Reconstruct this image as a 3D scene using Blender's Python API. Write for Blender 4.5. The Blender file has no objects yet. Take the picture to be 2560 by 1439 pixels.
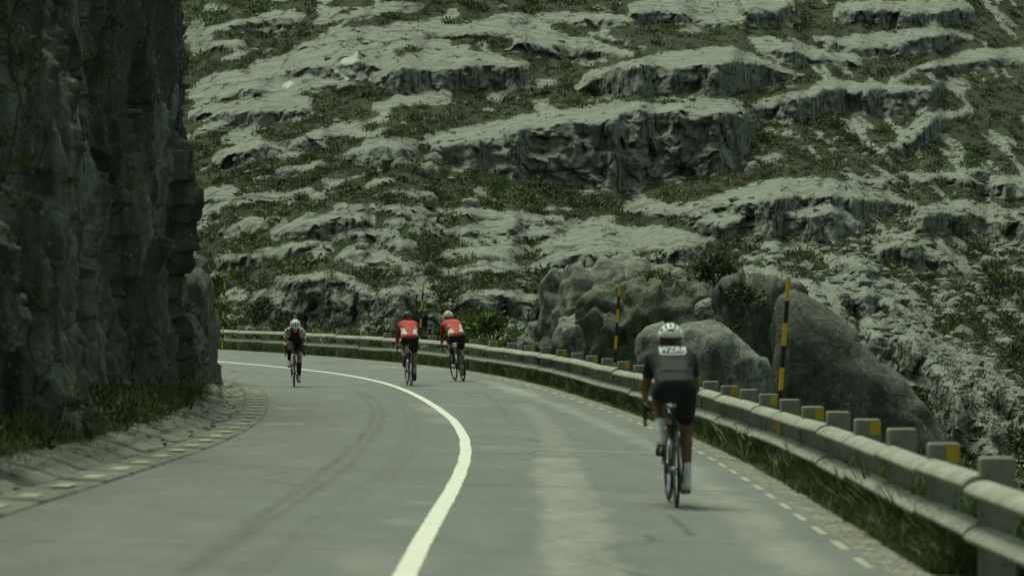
import bpy, bmesh, math, random
import numpy as np
from mathutils import Vector, Matrix
from mathutils.bvhtree import BVHTree
random.seed(7); RNG = np.random.default_rng(7)
scene = bpy.context.scene
COL = scene.collection
# ------------------------------------------------------------------ camera, world, sun, exposure
F = 8671.0; CX = 1280.0; HY = 750.0; CH = 1.75          # focal length in photo pixels, horizon row, camera height
cam = bpy.data.cameras.new('camera'); cam_o = bpy.data.objects.new('camera', cam); COL.objects.link(cam_o)
cam.sensor_width = 36.0; cam.lens = F / 2560.0 * 36.0; cam.clip_start = 0.5; cam.clip_end = 3000
cam_o.location = (0, 0, CH); cam_o.rotation_euler = (math.radians(90) + math.atan(30.5 / F), 0, 0)
cam.dof.use_dof = True; cam.dof.focus_distance = 84.0; cam.dof.aperture_fstop = 3.4
scene.camera = cam_o
w = bpy.data.worlds.new('World'); scene.world = w; w.use_nodes = True
nt = w.node_tree; bg = nt.nodes['Background']
SUN_EL, SUN_AZ = math.radians(66), math.radians(-28)     # azimuth from +Y towards +X
sky = nt.nodes.new('ShaderNodeTexSky'); sky.sky_type = 'NISHITA'; sky.sun_disc = False
sky.sun_elevation = SUN_EL; sky.sun_rotation = SUN_AZ; sky.dust_density = 4; sky.air_density = 1.0
hs = nt.nodes.new('ShaderNodeHueSaturation'); hs.inputs['Saturation'].default_value = 0.18
tn = nt.nodes.new('ShaderNodeMix'); tn.data_type = 'RGBA'; tn.blend_type = 'MULTIPLY'; tn.inputs[0].default_value = 1.0
tn.inputs[7].default_value = (0.75, 1.0, 0.82, 1)
nt.links.new(sky.outputs[0], hs.inputs['Color']); nt.links.new(hs.outputs[0], tn.inputs[6]); nt.links.new(tn.outputs[2], bg.inputs['Color'])
bg.inputs['Strength'].default_value = 0.078
sun = bpy.data.lights.new('sun', 'SUN'); sun.energy = 2.0; sun.angle = math.radians(24); sun.color = (0.97, 1.0, 0.77)
sun_o = bpy.data.objects.new('sun', sun); COL.objects.link(sun_o)
sd = Vector((math.sin(SUN_AZ) * math.cos(SUN_EL), math.cos(SUN_AZ) * math.cos(SUN_EL), math.sin(SUN_EL)))
sun_o.rotation_euler = sd.to_track_quat('Z', 'Y').to_euler(); sun_o.location = (0, 0, 60)
vs = scene.view_settings; vs.view_transform = 'Standard'; vs.look = 'None'; vs.gamma = 1.0; vs.use_curve_mapping = False
vs.exposure = 0.42
scene.cycles.max_bounces = 5; scene.cycles.diffuse_bounces = 3; scene.cycles.glossy_bounces = 2
scene.cycles.transparent_max_bounces = 4; scene.cycles.use_denoising = True

# ------------------------------------------------------------------ noise
_perm = np.random.default_rng(3).permutation(256); _perm = np.r_[_perm, _perm, _perm]
_g = np.random.default_rng(4).normal(size=(256, 3)); _g /= np.linalg.norm(_g, axis=1)[:, None]
def perlin(p):
    p = np.asarray(p, float); i = np.floor(p).astype(int); fr = p - i; i &= 255
    u = fr * fr * fr * (fr * (fr * 6 - 15) + 10)
    r = 0
    for dx in (0, 1):
        for dy in (0, 1):
            for dz in (0, 1):
                h = _perm[_perm[_perm[i[..., 0] + dx] + i[..., 1] + dy] + i[..., 2] + dz] & 255
                g = _g[h]
                d = g[..., 0] * (fr[..., 0] - dx) + g[..., 1] * (fr[..., 1] - dy) + g[..., 2] * (fr[..., 2] - dz)
                wgt = (u[..., 0] if dx else 1 - u[..., 0]) * (u[..., 1] if dy else 1 - u[..., 1]) * (u[..., 2] if dz else 1 - u[..., 2])
                r = r + wgt * d
    return r * 1.5
def fbm(p, oct=4, lac=2.1, gain=.5):
    a, r, p = 1, 0, np.asarray(p, float)
    for k in range(oct):
        r = r + a * perlin(p + 17.3 * k); p = p * lac; a *= gain
    return r
def ridged(p, oct=3):
    a, r, p = 1, 0, np.asarray(p, float)
    for k in range(oct):
        r = r + a * (1 - np.abs(perlin(p + 9.1 * k)) * 2); p = p * 2.2; a *= .5
    return r
def facets(P, n, tilt, off, rng, stretch=(1, 1, 1)):
    Q = (P * np.array(stretch)).reshape(-1, 3); sd_ = Q[rng.integers(0, len(Q), n)] + rng.normal(size=(n, 3)) * .05; gr = rng.normal(size=(n, 3)) * tilt; of = rng.normal(size=n) * off
    wq = Q + .12 * np.stack([perlin(Q * 2.3 + k * 11) for k in range(3)], -1); r = np.empty(len(Q))
    for a in range(0, len(Q), 20000):
        q = wq[a:a + 20000]; k = ((q ** 2).sum(1)[:, None] - 2 * q @ sd_.T + (sd_ ** 2).sum(1)[None]).argmin(1)
        r[a:a + 20000] = of[k] + ((Q[a:a + 20000] - sd_[k]) * gr[k]).sum(1)
    return r.reshape(P.shape[:-1])
def gauss1(a, s, axis=0):
    n = int(3 * s) + 1; k = np.exp(-.5 * (np.arange(-n, n + 1) / s) ** 2); k /= k.sum()
    ap = np.pad(a, [(n, n) if ax == axis else (0, 0) for ax in range(a.ndim)], mode='edge')
    return np.apply_along_axis(lambda v: np.convolve(v, k, 'valid'), axis, ap)

# ------------------------------------------------------------------ helpers
def tag(o, label=None, cat=None, group=None, kind=None):
    if label: o['label'] = label
    if cat: o['category'] = cat
    if group: o['group'] = group
    if kind: o['kind'] = kind
    return o
def empty(name, loc=(0, 0, 0), rot=(0, 0, 0)):
    o = bpy.data.objects.new(name, None); o.empty_display_size = .2; COL.objects.link(o)
    o.location = loc; o.rotation_euler = rot; return o
def mesh_np(name, V, Fc, mats, parent=None, smooth=False, midx=None):
    V = np.asarray(V, np.float32); Fc = np.asarray(Fc, np.int32)
    me = bpy.data.meshes.new(name); n = Fc.shape[1]
    me.vertices.add(len(V)); me.vertices.foreach_set('co', V.ravel())
    me.loops.add(Fc.size); me.loops.foreach_set('vertex_index', Fc.ravel())
    me.polygons.add(len(Fc)); me.polygons.foreach_set('loop_start', np.arange(0, Fc.size, n, dtype=np.int32))
    if smooth: me.polygons.foreach_set('use_smooth', np.ones(len(Fc), bool))
    if midx is not None: me.polygons.foreach_set('material_index', np.asarray(midx, np.int32))
    me.update(calc_edges=True); me.validate()
    for m in (mats if isinstance(mats, (list, tuple)) else [mats]): me.materials.append(m)
    return link(name, me, parent)
def link(name, me, parent=None):
    o = bpy.data.objects.new(name, me); COL.objects.link(o); o.parent = parent; return o
def grid_faces(n, m):
    a = np.arange(n * m).reshape(n, m)
    return np.stack([a[:-1, :-1], a[1:, :-1], a[1:, 1:], a[:-1, 1:]], -1).reshape(-1, 4)
def attr(o, name, vals):
    a = o.data.attributes.new(name, 'FLOAT', 'POINT'); a.data.foreach_set('value', np.asarray(vals, np.float32).ravel())
def bm_obj(name, bm, mat, parent=None, smooth=False):
    me = bpy.data.meshes.new(name); bm.to_mesh(me); bm.free(); me.materials.append(mat)
    if smooth:
        for p in me.polygons: p.use_smooth = True
    return link(name, me, parent)

# ------------------------------------------------------------------ materials
class NB:
    def __init__(s, name):
        s.m = bpy.data.materials.new(name); s.m.use_nodes = True; s.t = s.m.node_tree
        s.b = s.t.nodes['Principled BSDF']; s.tc = s.t.nodes.new('ShaderNodeTexCoord')
    def n(s, t): return s.t.nodes.new(t)
    def l(s, a, b): s.t.links.new(a, b)
    def co(s, scale=(1, 1, 1), kind='Object'):
        mp = s.n('ShaderNodeMapping'); mp.inputs['Scale'].default_value = scale; s.l(s.tc.outputs[kind], mp.inputs[0]); return mp.outputs[0]
    def noise(s, scale, det=4, rough=.6, vec=None, dist=0):
        q = s.n('ShaderNodeTexNoise'); q.inputs['Scale'].default_value = scale; q.inputs['Detail'].default_value = det
        q.inputs['Roughness'].default_value = rough; q.inputs['Distortion'].default_value = dist
        s.l(vec if vec is not None else s.tc.outputs['Object'], q.inputs['Vector']); return q.outputs['Fac']
    def voro(s, scale, vec=None, out='Distance', feat='F1'):
        q = s.n('ShaderNodeTexVoronoi'); q.feature = feat; q.inputs['Scale'].default_value = scale
        s.l(vec if vec is not None else s.tc.outputs['Object'], q.inputs['Vector']); return q.outputs[out]
    def ramp(s, fac, lo, hi, a=0., b=1.):
        q = s.n('ShaderNodeMapRange'); q.clamp = True; q.inputs[1].default_value = lo; q.inputs[2].default_value = hi
        q.inputs[3].default_value = a; q.inputs[4].default_value = b; s.l(fac, q.inputs[0]); return q.outputs[0]
    def math(s, op, a, b=0.):
        q = s.n('ShaderNodeMath'); q.operation = op
        for i, v in enumerate((a, b)):
            if isinstance(v, (int, float)): q.inputs[i].default_value = v
            else: s.l(v, q.inputs[i])
        return q.outputs[0]
    def mix(s, fac, a, b, mode='MIX'):
        q = s.n('ShaderNodeMix'); q.data_type = 'RGBA'; q.blend_type = mode
        for i, v in ((0, fac), (6, a), (7, b)):
            if isinstance(v, (int, float)): q.inputs[i].default_value = v
            elif isinstance(v, tuple): q.inputs[i].default_value = (*v, 1)
            else: s.l(v, q.inputs[i])
        return q.outputs[2]
    def attr(s, name):
        q = s.n('ShaderNodeAttribute'); q.attribute_name = name; return q.outputs['Fac']
    def bump(s, h, st=.5, dist=.05):
        q = s.n('ShaderNodeBump'); q.inputs['Strength'].default_value = st; q.inputs['Distance'].default_value = dist
        s.l(h, q.inputs['Height']); s.l(q.outputs[0], s.b.inputs['Normal'])
    def fin(s, col, rough=.85, spec=.3):
        if isinstance(col, tuple): s.b.inputs['Base Color'].default_value = (*col, 1)
        else: s.l(col, s.b.inputs['Base Color'])
        if isinstance(rough, (int, float)): s.b.inputs['Roughness'].default_value = rough
        else: s.l(rough, s.b.inputs['Roughness'])
        s.b.inputs['Specular IOR Level'].default_value = spec
        return s.m
def plain(name, col, rough=.6, spec=.4, var=.25, scale=30, metal=0.):
    b = NB(name); n = b.noise(scale, 3)
    c = b.mix(b.ramp(n, .3, .7), tuple(v * (1 - var) for v in col), tuple(min(1, v * (1 + var)) for v in col))
    b.b.inputs['Metallic'].default_value = metal
    return b.fin(c, rough, spec)
def rock_mat(name, light, dark, streak=.5, speck=.6, soil=True, moss=.0, sc=1.0, big_=.35):
    b = NB(name)
    big = b.ramp(b.noise(.22 * sc, 5, .6), .35, .65)
    mid = b.ramp(b.noise(1.3 * sc, 6, .68, dist=.4), .32, .68)
    fine = b.noise(9 * sc, 5, .7)
    c = b.mix(b.math('MULTIPLY', mid, .75), light, dark)
    c = b.mix(b.math('MULTIPLY', big, big_), c, tuple(v * (.75 if big_ < .5 else .28) for v in light))
    c = b.mix(b.ramp(fine, .35, .75, 0, .55), c, tuple(v * .45 for v in dark))
    lam_ = b.ramp(b.noise(1.0, 5, .7, vec=b.co((.22 * sc, .7 * sc, 2.4 * sc)), dist=.8), .52, .60)
    c = b.mix(b.math('MULTIPLY', lam_, .42), c, tuple(v * .5 for v in dark))
    c = b.mix(b.ramp(b.noise(2.7 * sc, 5, .8), .40, .66, 0, .6), c, tuple(v * .62 for v in light))
    # dark water streaks that run down steep faces, pale lichen specks
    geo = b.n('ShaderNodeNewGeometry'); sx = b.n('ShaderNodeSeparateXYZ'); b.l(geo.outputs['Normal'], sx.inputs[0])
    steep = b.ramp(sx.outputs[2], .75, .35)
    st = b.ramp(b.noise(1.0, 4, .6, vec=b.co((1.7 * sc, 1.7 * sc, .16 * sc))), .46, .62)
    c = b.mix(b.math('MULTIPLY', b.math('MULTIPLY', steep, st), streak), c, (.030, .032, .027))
    if big_ > .5:
        st2 = b.ramp(b.noise(1.0, 3, .5, vec=b.co((.75, .75, .06)), dist=.3), .44, .56)
        c = b.mix(b.math('MULTIPLY', st2, .6), c, (.030, .037, .028))
    pk = b.math('MULTIPLY', b.ramp(b.noise(3.3 * sc, 3, .5), .5, .68), b.ramp(b.voro(7 * sc), .32, .12))
    c = b.mix(b.math('MULTIPLY', pk, speck), c, (.62, .64, .56))
    wn_ = b.n('ShaderNodeTexNoise'); wn_.inputs['Scale'].default_value = .9 * sc; wn_.inputs['Detail'].default_value = 3; b.l(b.tc.outputs['Object'], wn_.inputs['Vector'])
    ck = b.ramp(b.voro(.6 * sc, feat='DISTANCE_TO_EDGE', vec=b.mix(.35, b.co((.38, .75, 1.25) if soil else (1, 1, 1)), wn_.outputs['Color'], 'ADD')), .0, .042 if soil else .016, .85, 0)
    c = b.mix(ck, c, (.03, .032, .025))
    if moss:
        ms = b.math('MULTIPLY', b.ramp(b.noise(2.1 * sc, 4, .7), .5, .62), moss)
        c = b.mix(ms, c, (.075, .082, .022))
    if soil:
        c = b.mix(b.math('MULTIPLY', b.attr('wet_sheen'), .75), c, (.62, .64, .57))  # reflection off wet slabs, painted as near-white rock colour
        a = b.attr('rock'); a2 = b.ramp(b.math('ADD', a, b.math('MULTIPLY', b.math('SUBTRACT', b.noise(3, 4, .7), .5), .9)), .40, .58)
        g = b.mix(b.ramp(b.noise(1.1, 5, .7), .35, .65), (.022, .030, .013), (.050, .062, .024))
        g = b.mix(b.ramp(b.noise(.5, 4), .56, .70, 0, .4), g, (.085, .070, .042))
        c = b.mix(a2, g, c)
    h = b.noise(4.0 * sc, 5, .75)
    b.bump(h, 1.0, .24 / sc)
    return b.fin(c, .88, .22)
M = {}
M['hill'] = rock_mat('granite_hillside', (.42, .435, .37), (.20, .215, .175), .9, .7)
M['cliff'] = rock_mat('dark_cliff_rock', (.46, .49, .43), (.14, .16, .128), .7, .6, False, .5, 1.3, .6)
M['boulder'] = rock_mat('lichen_boulder_rock', (.42, .435, .375), (.19, .20, .16), .7, .9, False, .3, 2.2)
M['pale'] = rock_mat('pale_boulder_rock', (.42, .43, .37), (.26, .27, .22), .3, .4, False, .0, 1.5)
M['darkrock'] = rock_mat('dark_boulder_rock', (.23, .245, .205), (.075, .085, .066), .6, .8, False, .35, 2.4)
M['mossy'] = rock_mat('mossy_rock', (.27, .285, .225), (.11, .12, .08), .5, .6, False, .8, 2.0)
M['wet_sheen'] = plain('sheen_white_granite', (.72, .74, .66), .5, .4, .12, 4)  # white that stands for sheen on wet granite

def leaf_mat(name, col, var=.45):
    b = NB(name)
    oi = b.ramp(b.noise(2.3, 3, .6), .32, .68)
    c = b.mix(oi, tuple(v * (1 - var) for v in col), tuple(v * (1 + var) for v in col))
    return b.fin(c, .75, .2)
M['heather'] = [leaf_mat('heath_green', (.110, .130, .048)), leaf_mat('heath_dark', (.062, .080, .032)), leaf_mat('heath_brown', (.150, .122, .082)),
                leaf_mat('heath_yellow', (.170, .180, .060)), leaf_mat('heath_bright', (.145, .195, .066)), leaf_mat('heath_purple', (.150, .112, .104))]
M['grass'] = [leaf_mat('grass_green', (.13, .175, .055)), leaf_mat('grass_dark', (.055, .080, .028)), leaf_mat('grass_straw', (.24, .21, .11))]
M['bark'] = plain('bark', (.10, .085, .065), .9, .2, .3, 40)
M['deadwood'] = plain('dead_wood', (.42, .40, .34), .8, .2, .2, 40)

b = NB('asphalt')
wear = b.attr('wear'); spk = b.noise(160, 2, .7); med = b.noise(1.1, 5, .65); lg = b.noise(.25, 3)
c = b.mix(b.ramp(med, .3, .7), (.068, .073, .066), (.100, .106, .095))
c = b.mix(b.ramp(b.noise(9, 5, .8), .40, .66, 0, .6), c, (.150, .153, .136)); c = b.mix(b.ramp(b.noise(1, 4, .7, vec=b.co((6, .7, 1))), .5, .68, 0, .35), c, (.06, .065, .057))
c = b.mix(b.ramp(lg, .35, .65, 0, .4), c, (.130, .137, .120))
c = b.mix(b.ramp(spk, .35, .75, 0, .35), c, (.17, .17, .155))
cr = b.ramp(b.voro(.33, feat='DISTANCE_TO_EDGE', vec=b.mix(.2, b.tc.outputs['Object'], b.n('ShaderNodeTexNoise').outputs['Color'])), 0, .012, .8, 0)
c = b.mix(b.math('MULTIPLY', cr, b.ramp(b.noise(.3, 2), .42, .56)), c, (.035, .036, .032))
wn = b.math('MULTIPLY', wear, b.ramp(b.noise(5, 5, .8), .3, .7, .15, 1.35))
c = b.mix(b.ramp(wn, 0, 1), c, (.255, .25, .205))
c = b.mix(b.ramp(wn, 0, -1), c, (.045, .048, .042))
b.bump(spk, .25, .004)
M['asphalt'] = b.fin(c, .74, .38)
def paint(name, col, lo=.36, hi=.46, under=(.13, .135, .12)):
    b = NB(name); c = b.mix(b.ramp(b.noise(14, 5, .75), lo, hi), under, col)
    c = b.mix(b.ramp(b.noise(2.2, 4), .4, .7, 0, .3), c, tuple(v * .7 for v in col))
    return b.fin(c, .7, .3)
M['white_line'] = paint('white_road_paint', (.66, .65, .56), .28, .36)
M['yellow_left'] = paint('yellow_kerb_paint', (.46, .41, .19), .40, .62, (.27, .27, .22))
M['yellow_faded'] = paint('faded_yellow_kerb_paint', (.33, .30, .20), .44, .66, (.22, .22, .18))
M['yellow_edge'] = paint('yellow_edge_paint', (.46, .43, .27), .40, .62, (.2, .2, .17))
def concrete(name, col, dirt=.6):
    b = NB(name); c = b.mix(b.ramp(b.noise(1.6, 5, .7), .35, .7), col, tuple(v * .62 for v in col))
    c = b.mix(b.ramp(b.noise(9, 5, .75), .48, .7, 0, dirt), c, tuple(v * .35 for v in col))
    st = b.ramp(b.noise(1, 3, .6, vec=b.co((9, 9, 1.2))), .5, .66, 0, dirt * .7)
    c = b.mix(st, c, tuple(v * .4 for v in col)); b.bump(b.noise(25, 5, .7), .5, .012)
    return b.fin(c, .85, .25)
M['concrete'] = concrete('weathered_concrete', (.36, .36, .29), .7)
M['post'] = concrete('dark_weathered_concrete', (.36, .36, .295), .75)
M['gutter'] = concrete('gutter_concrete', (.205, .205, .165), .8)
M['post_yellow'] = paint('yellow_post_paint', (.66, .43, .03), .26, .34, (.25, .22, .1))
M['pole_yellow'] = paint('yellow_pole_paint', (.74, .45, .03), .2, .3, (.3, .22, .08))
M['pole_black'] = plain('black_pole_paint', (.022, .026, .024), .6, .3)
b = NB('gravel_verge'); bw = b.n('ShaderNodeRGBToBW'); b.l(b.voro(34, out='Color'), bw.inputs[0])
c = b.mix(b.ramp(bw.outputs[0], .2, .8), (.10, .10, .08), (.36, .35, .29)); c = b.mix(b.ramp(b.noise(2.5, 4), .45, .65, 0, .6), c, (.10, .095, .065))
b.bump(b.voro(34), .8, .02); M['gravel'] = b.fin(c, .95, .1)
b = NB('earth'); c = b.mix(b.ramp(b.noise(1.3, 5, .7), .35, .65), (.028, .036, .015), (.075, .078, .035))
c = b.mix(b.ramp(b.noise(.8, 4), .55, .68, 0, .7), c, (.11, .085, .055)); b.bump(b.noise(6, 5, .7), .8, .08); M['earth'] = b.fin(c, .95, .1)
b = NB('soil_litter'); c = b.mix(b.ramp(b.noise(3, 5, .7), .35, .65), (.05, .05, .03), (.20, .165, .115)); b.bump(b.noise(12, 5, .7), .8, .05); M['litter'] = b.fin(c, .95, .1)

# ------------------------------------------------------------------ road alignment (s along the centre line, o to the right)
KN = np.linspace(0, 140, 12)
KAP = np.array([-0.003, 0.0007, 0.0024, 0.0033, 0.0014, 0.0057, 0.0079, 0.0061, 0.007, 0.008, 0.009, 0.0101])
ZZ = np.array([0.1979, 0.0681, -0.0755, -0.1513, -0.1435, -0.146, -0.1529, -0.1579, -0.1113, -0.0901, -0.088, -0.0894])
BK = np.array([-0.0432, -0.0375, -0.0291, -0.0178, -0.01, 0.0113, 0.0356, 0.0503, 0.0562, 0.0554, 0.0513, 0.0461])
WL, WR, OG, HP, SP, P0 = 2.964, 3.005, 0.595, 0.779, 2.876, 5.257
DS = .5
SS = np.arange(-30, 215, DS); _i0 = int(30 / DS)
_k = np.interp(SS, KN, KAP); _k[SS < 0] = 0
_th = np.cumsum(_k) * DS; _th += 0.007 - _th[_i0] + KAP[0] * DS
_X = -np.cumsum(np.sin(_th)) * DS; _Y = np.cumsum(np.cos(_th)) * DS
_X += -0.6254 - _X[_i0]; _Y += 16.5 - _Y[_i0]
_Z = gauss1(np.interp(SS, KN, ZZ), 8); _Z[SS < 0] = _Z[_i0]; _Z = gauss1(_Z, 8)
_B = gauss1(np.interp(SS, KN, BK), 8)
def road(s, o, dz=0.):
    s = np.asarray(s, float); o = np.asarray(o, float)
    x = np.interp(s, SS, _X); y = np.interp(s, SS, _Y); th = np.interp(s, SS, _th); z = np.interp(s, SS, _Z); bb = np.interp(s, SS, _B)
    oc = np.clip(o, -WL - .4, WR + .6)
    return np.stack([x + np.cos(th) * o, y + np.sin(th) * o, z + bb * oc + dz], -1)
def heading(s): return float(np.interp(s, SS, _th))
def proj(P): return CX + F * P[..., 0] / P[..., 1], HY + F * (CH - P[..., 2]) / P[..., 1]
def unproj(px, py, D): return np.array([(px - CX) / F * D, D, CH + (HY - py) / F * D])
_gs, _go = np.meshgrid(np.arange(2, 135, .1), np.arange(-4.2, 4.2, .05), indexing='ij'); _gu, _gv = proj(road(_gs, _go))
def on_road(px, py):
    i = ((_gu - px) ** 2 + (_gv - py) ** 2).argmin(); return float(_gs.flat[i]), float(_go.flat[i])
def strip(name, s, offs, dzs, mat, parent=None, smooth=True):
    s = np.asarray(s); offs = np.asarray(offs); dzs = np.asarray(dzs)
    S2, O2 = np.meshgrid(s, offs, indexing='ij'); Z2 = np.broadcast_to(dzs, S2.shape)
    return mesh_np(name, road(S2, O2, Z2).reshape(-1, 3), grid_faces(*S2.shape)[:, ::-1], mat, parent, smooth)

sr = np.r_[np.arange(-28, 60, .22), np.arange(60, 212, .5)]; orr = np.linspace(-WL - .02, WR + .02, 90)
road_o = strip('road', sr, orr, 0 * orr, M['asphalt']); tag(road_o, kind='structure')
# wear: pale patches (+) and dark rubber marks (-) that follow the carriageway
S2, O2 = np.meshgrid(sr, orr, indexing='ij'); W = np.zeros_like(S2)
def path_mark(pts, width, val, soft=.5):
    so = np.array([on_road(*p) for p in pts]); so = so[np.argsort(so[:, 0])]
    oc = np.interp(S2, so[:, 0], so[:, 1]); wd = width
    oc = oc + wd * .3 * fbm(np.stack([S2 * .9, O2 * 2.4, 0 * S2 + width * 9], -1), 3)
    m = np.clip((wd - np.abs(O2 - oc)) / (wd * soft), 0, 1) * (S2 > so[0, 0]) * (S2 < so[-1, 0])
    W[:] = np.where(m > 0, W + val * m, W)
nz = fbm(np.stack([S2 * .5, O2 * 2.5, 0 * S2], -1), 3)
path_mark([(1450, 1439), (1440, 1350), (1420, 1260), (1400, 1190), (1390, 1140)], .30, .62, .3)
path_mark([(1330, 990), (1290, 975), (1240, 965)], .35, .55)
path_mark([(1385, 1140), (1395, 1120), (1360, 1060), (1310, 1010)], .22, .35)
path_mark([(2040, 1439), (1900, 1330), (1800, 1240)], .32, .5, .6)
path_mark([(1800, 1238), (1700, 1150), (1600, 1100), (1500, 1058), (1400, 1015), (1300, 980), (1200, 950)], .25, .5, .8)
path_mark([(1130, 905 + 20), (1000, 930), (900, 915)], .5, .4)
for dx, vv in ((0, -.8), (46, -.7), (150, -.4), (190, -.35)):
    path_mark([(430 + dx, 1439), (560 + dx, 1350), (700 + dx, 1255), (810 + dx, 1175), (880 + dx * .8, 1110), (925 + dx * .6, 1060), (930 + dx * .5, 1020), (890 + dx * .4, 980)], .06 if dx < 100 else .045, vv, .9)
path_mark([(1215, 985), (1260, 1030), (1280, 1065)], .03, -.7)
path_mark([(640, 1061), (655, 1059), (700, 1058)], .6, .0)
for (pa, pb, val, wd) in (((1190, 1117), (1650, 1130), .8, .12), ((1160, 1207), (1900, 1232), -.55, .09), ((660, 1057), (760, 1060), .9, .35)):
    (sa, oa), (sb, ob) = on_road(*pa), on_road(*pb)
    sc_ = sa + (O2 - oa) / (ob - oa) * (sb - sa); m = np.clip(1 - np.abs(S2 - sc_) / (wd * 2), 0, 1) * (O2 > min(oa, ob)) * (O2 < max(oa, ob)); W += val * m
for (px, py, ls, lo, val) in ((715, 1020, .8, .25, .7), (715, 1035, .5, .2, .6), (1090, 1028, 2.2, .22, .55), (1110, 1050, 1.6, .2, .5), (1000, 1305, .35, .12, .7), (1050, 1255, .3, .12, .6), (960, 1400, 1.2, .35, .5), (1060, 1020, 2, .2, .4)):
    s0, o0 = on_road(px, py); W += val * np.exp(-((S2 - s0) / ls) ** 2 - ((O2 - o0) / lo) ** 2)
W = W * (1 + .5 * nz) + .16 * fbm(np.stack([S2 * .25, O2 * 1.5, 0 * S2 + 3], -1), 4) + .16 * fbm(np.stack([S2 * .9, O2 * 2.2, 0 * S2 + 13], -1), 4)
attr(road_o, 'wear', W)
sl = np.r_[np.arange(-28, 70, .5), np.arange(70, 210, 1.)]
sl = np.r_[np.arange(-28, 70, .12), np.arange(70, 210, .5)]; S_, O_ = np.meshgrid(sl, [-.068, 0, .068], indexing='ij')
O_ = O_ + np.array([1, 0, 1]) * .007 * fbm(np.stack([S_ * 3.1, O_ * 40, 0 * S_], -1), 3) + .012 * fbm(np.stack([S_ * .25, 0 * S_, 0 * S_ + 7], -1), 2)
mesh_np('centre_line', road(S_, O_, .004).reshape(-1, 3), grid_faces(*S_.shape)[:, ::-1], M['white_line'], road_o)

def dash_mesh(name, s0, s1, o0, o1, dz, mat, parent):
    s = np.linspace(s0, s1, 4); S_, O_ = np.meshgrid(s, [o0, o1], indexing='ij')
    mesh_np(name, road(S_, O_, dz).reshape(-1, 3), grid_faces(4, 2)[:, ::-1], mat, parent)
s0, o0 = on_road(2070, 1325); pitch = 1.84
for k in range(-9, 58):
    s = s0 + k * pitch + random.uniform(-.05, .05)
    dash_mesh('yellow_edge_mark', s - .52, s + .52, WR - .10, WR - .035 + random.uniform(-.01, .01), .004, M['yellow_edge'], road_o)

# concrete gutter along the inside of the bend, slab by slab
gut = empty('gutter'); tag(gut, kind='structure')
GO = -WL
gp_strip = [(-.00, .012), (-.02, .022), (-.40, .03), (-.43, .02)]
gp_dip = [(-.435, .020), (-.54, -.015), (-.64, -.035), (-.74, -.02), (-.86, .03)]
gp_apron = [(-.865, .032), (-1.22, .13), (-1.28, .135)]
s = 4.; k = 0
while s < 92:
    Ls = 1.9 + random.uniform(-.1, .1); n = 5; ss = np.linspace(s + .006, s + Ls - .006, n)
    for nm, prof in (('kerb_slab', gp_strip), ('gutter_slab', gp_dip), ('apron_slab', gp_apron)):
        j = random.uniform(-.008, .008); o_ = GO + np.array([p[0] for p in prof]); z_ = np.array([p[1] for p in prof]) + j
        S_, O_ = np.meshgrid(ss, o_, indexing='ij'); V = road(S_, O_, np.broadcast_to(z_, S_.shape)).reshape(-1, 3)
        Fc = grid_faces(n, len(prof)); Vb = V.copy(); Vb[:, 2] -= .14; nv = len(V); A = np.arange(nv).reshape(n, -1)
        loop = np.r_[A[0, :], A[1:, -1], A[-1, -2::-1], A[-2:0:-1, 0]]
        side = np.stack([loop, np.roll(loop, -1), np.roll(loop, -1) + nv, loop + nv], -1)
        mesh_np(nm, np.r_[V, Vb], np.r_[Fc, side], M['gutter'], gut)
    if k % 1 == 0:
        a = s + .45
        dash_mesh('yellow_kerb_mark', a, a + .78 - .25 * random.random(), GO - .11, GO - .26, .034, M['yellow_left' if s < 29 else 'yellow_faded'], gut)
    s += Ls; k += 1
bank = strip('earth_bank', np.arange(0, 96, .6), GO - np.array([1.16, 1.4, 1.9, 2.6, 4]), [.10, .17, .28, .45, .6], M['litter']); tag(bank, kind='structure')
base = strip('gutter_bed', np.arange(0, 96, 1.), GO - np.array([-.02, .5, .9, 1.45]), [-.012, -.10, -.05, .05], M['litter']); tag(base, kind='structure')

# verge on the outside of the bend and the ground that falls away behind the rail
ve = strip('gravel_verge', np.r_[np.arange(-28, 130, .5)], WR + np.array([.0, .02, .26, .36]), [-.002, -.004, -.01, -.03], M['gravel']); tag(ve, kind='structure')
sv = np.arange(-28, 135, .5); ov = np.array([.25, .5, .9, 1.4, 2.2, 3.5, 5.5, 9, 14])
S2, O2 = np.meshgrid(sv, ov + WR, indexing='ij')
dzv = np.interp(ov, [0, .5, 1.4, 3.5, 9, 14], [-.035, -.02, -.06, -.7, -2.1, -2.6])[None] + .12 * fbm(np.stack([S2 * .4, O2 * .5, 0 * S2], -1), 3) * np.clip(ov - .4, 0, 1)[None]
vo = mesh_np('verge_bank', road(S2, O2, dzv).reshape(-1, 3), grid_faces(*S2.shape)[:, ::-1], M['earth'], None, True); tag(vo, kind='structure')

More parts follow.
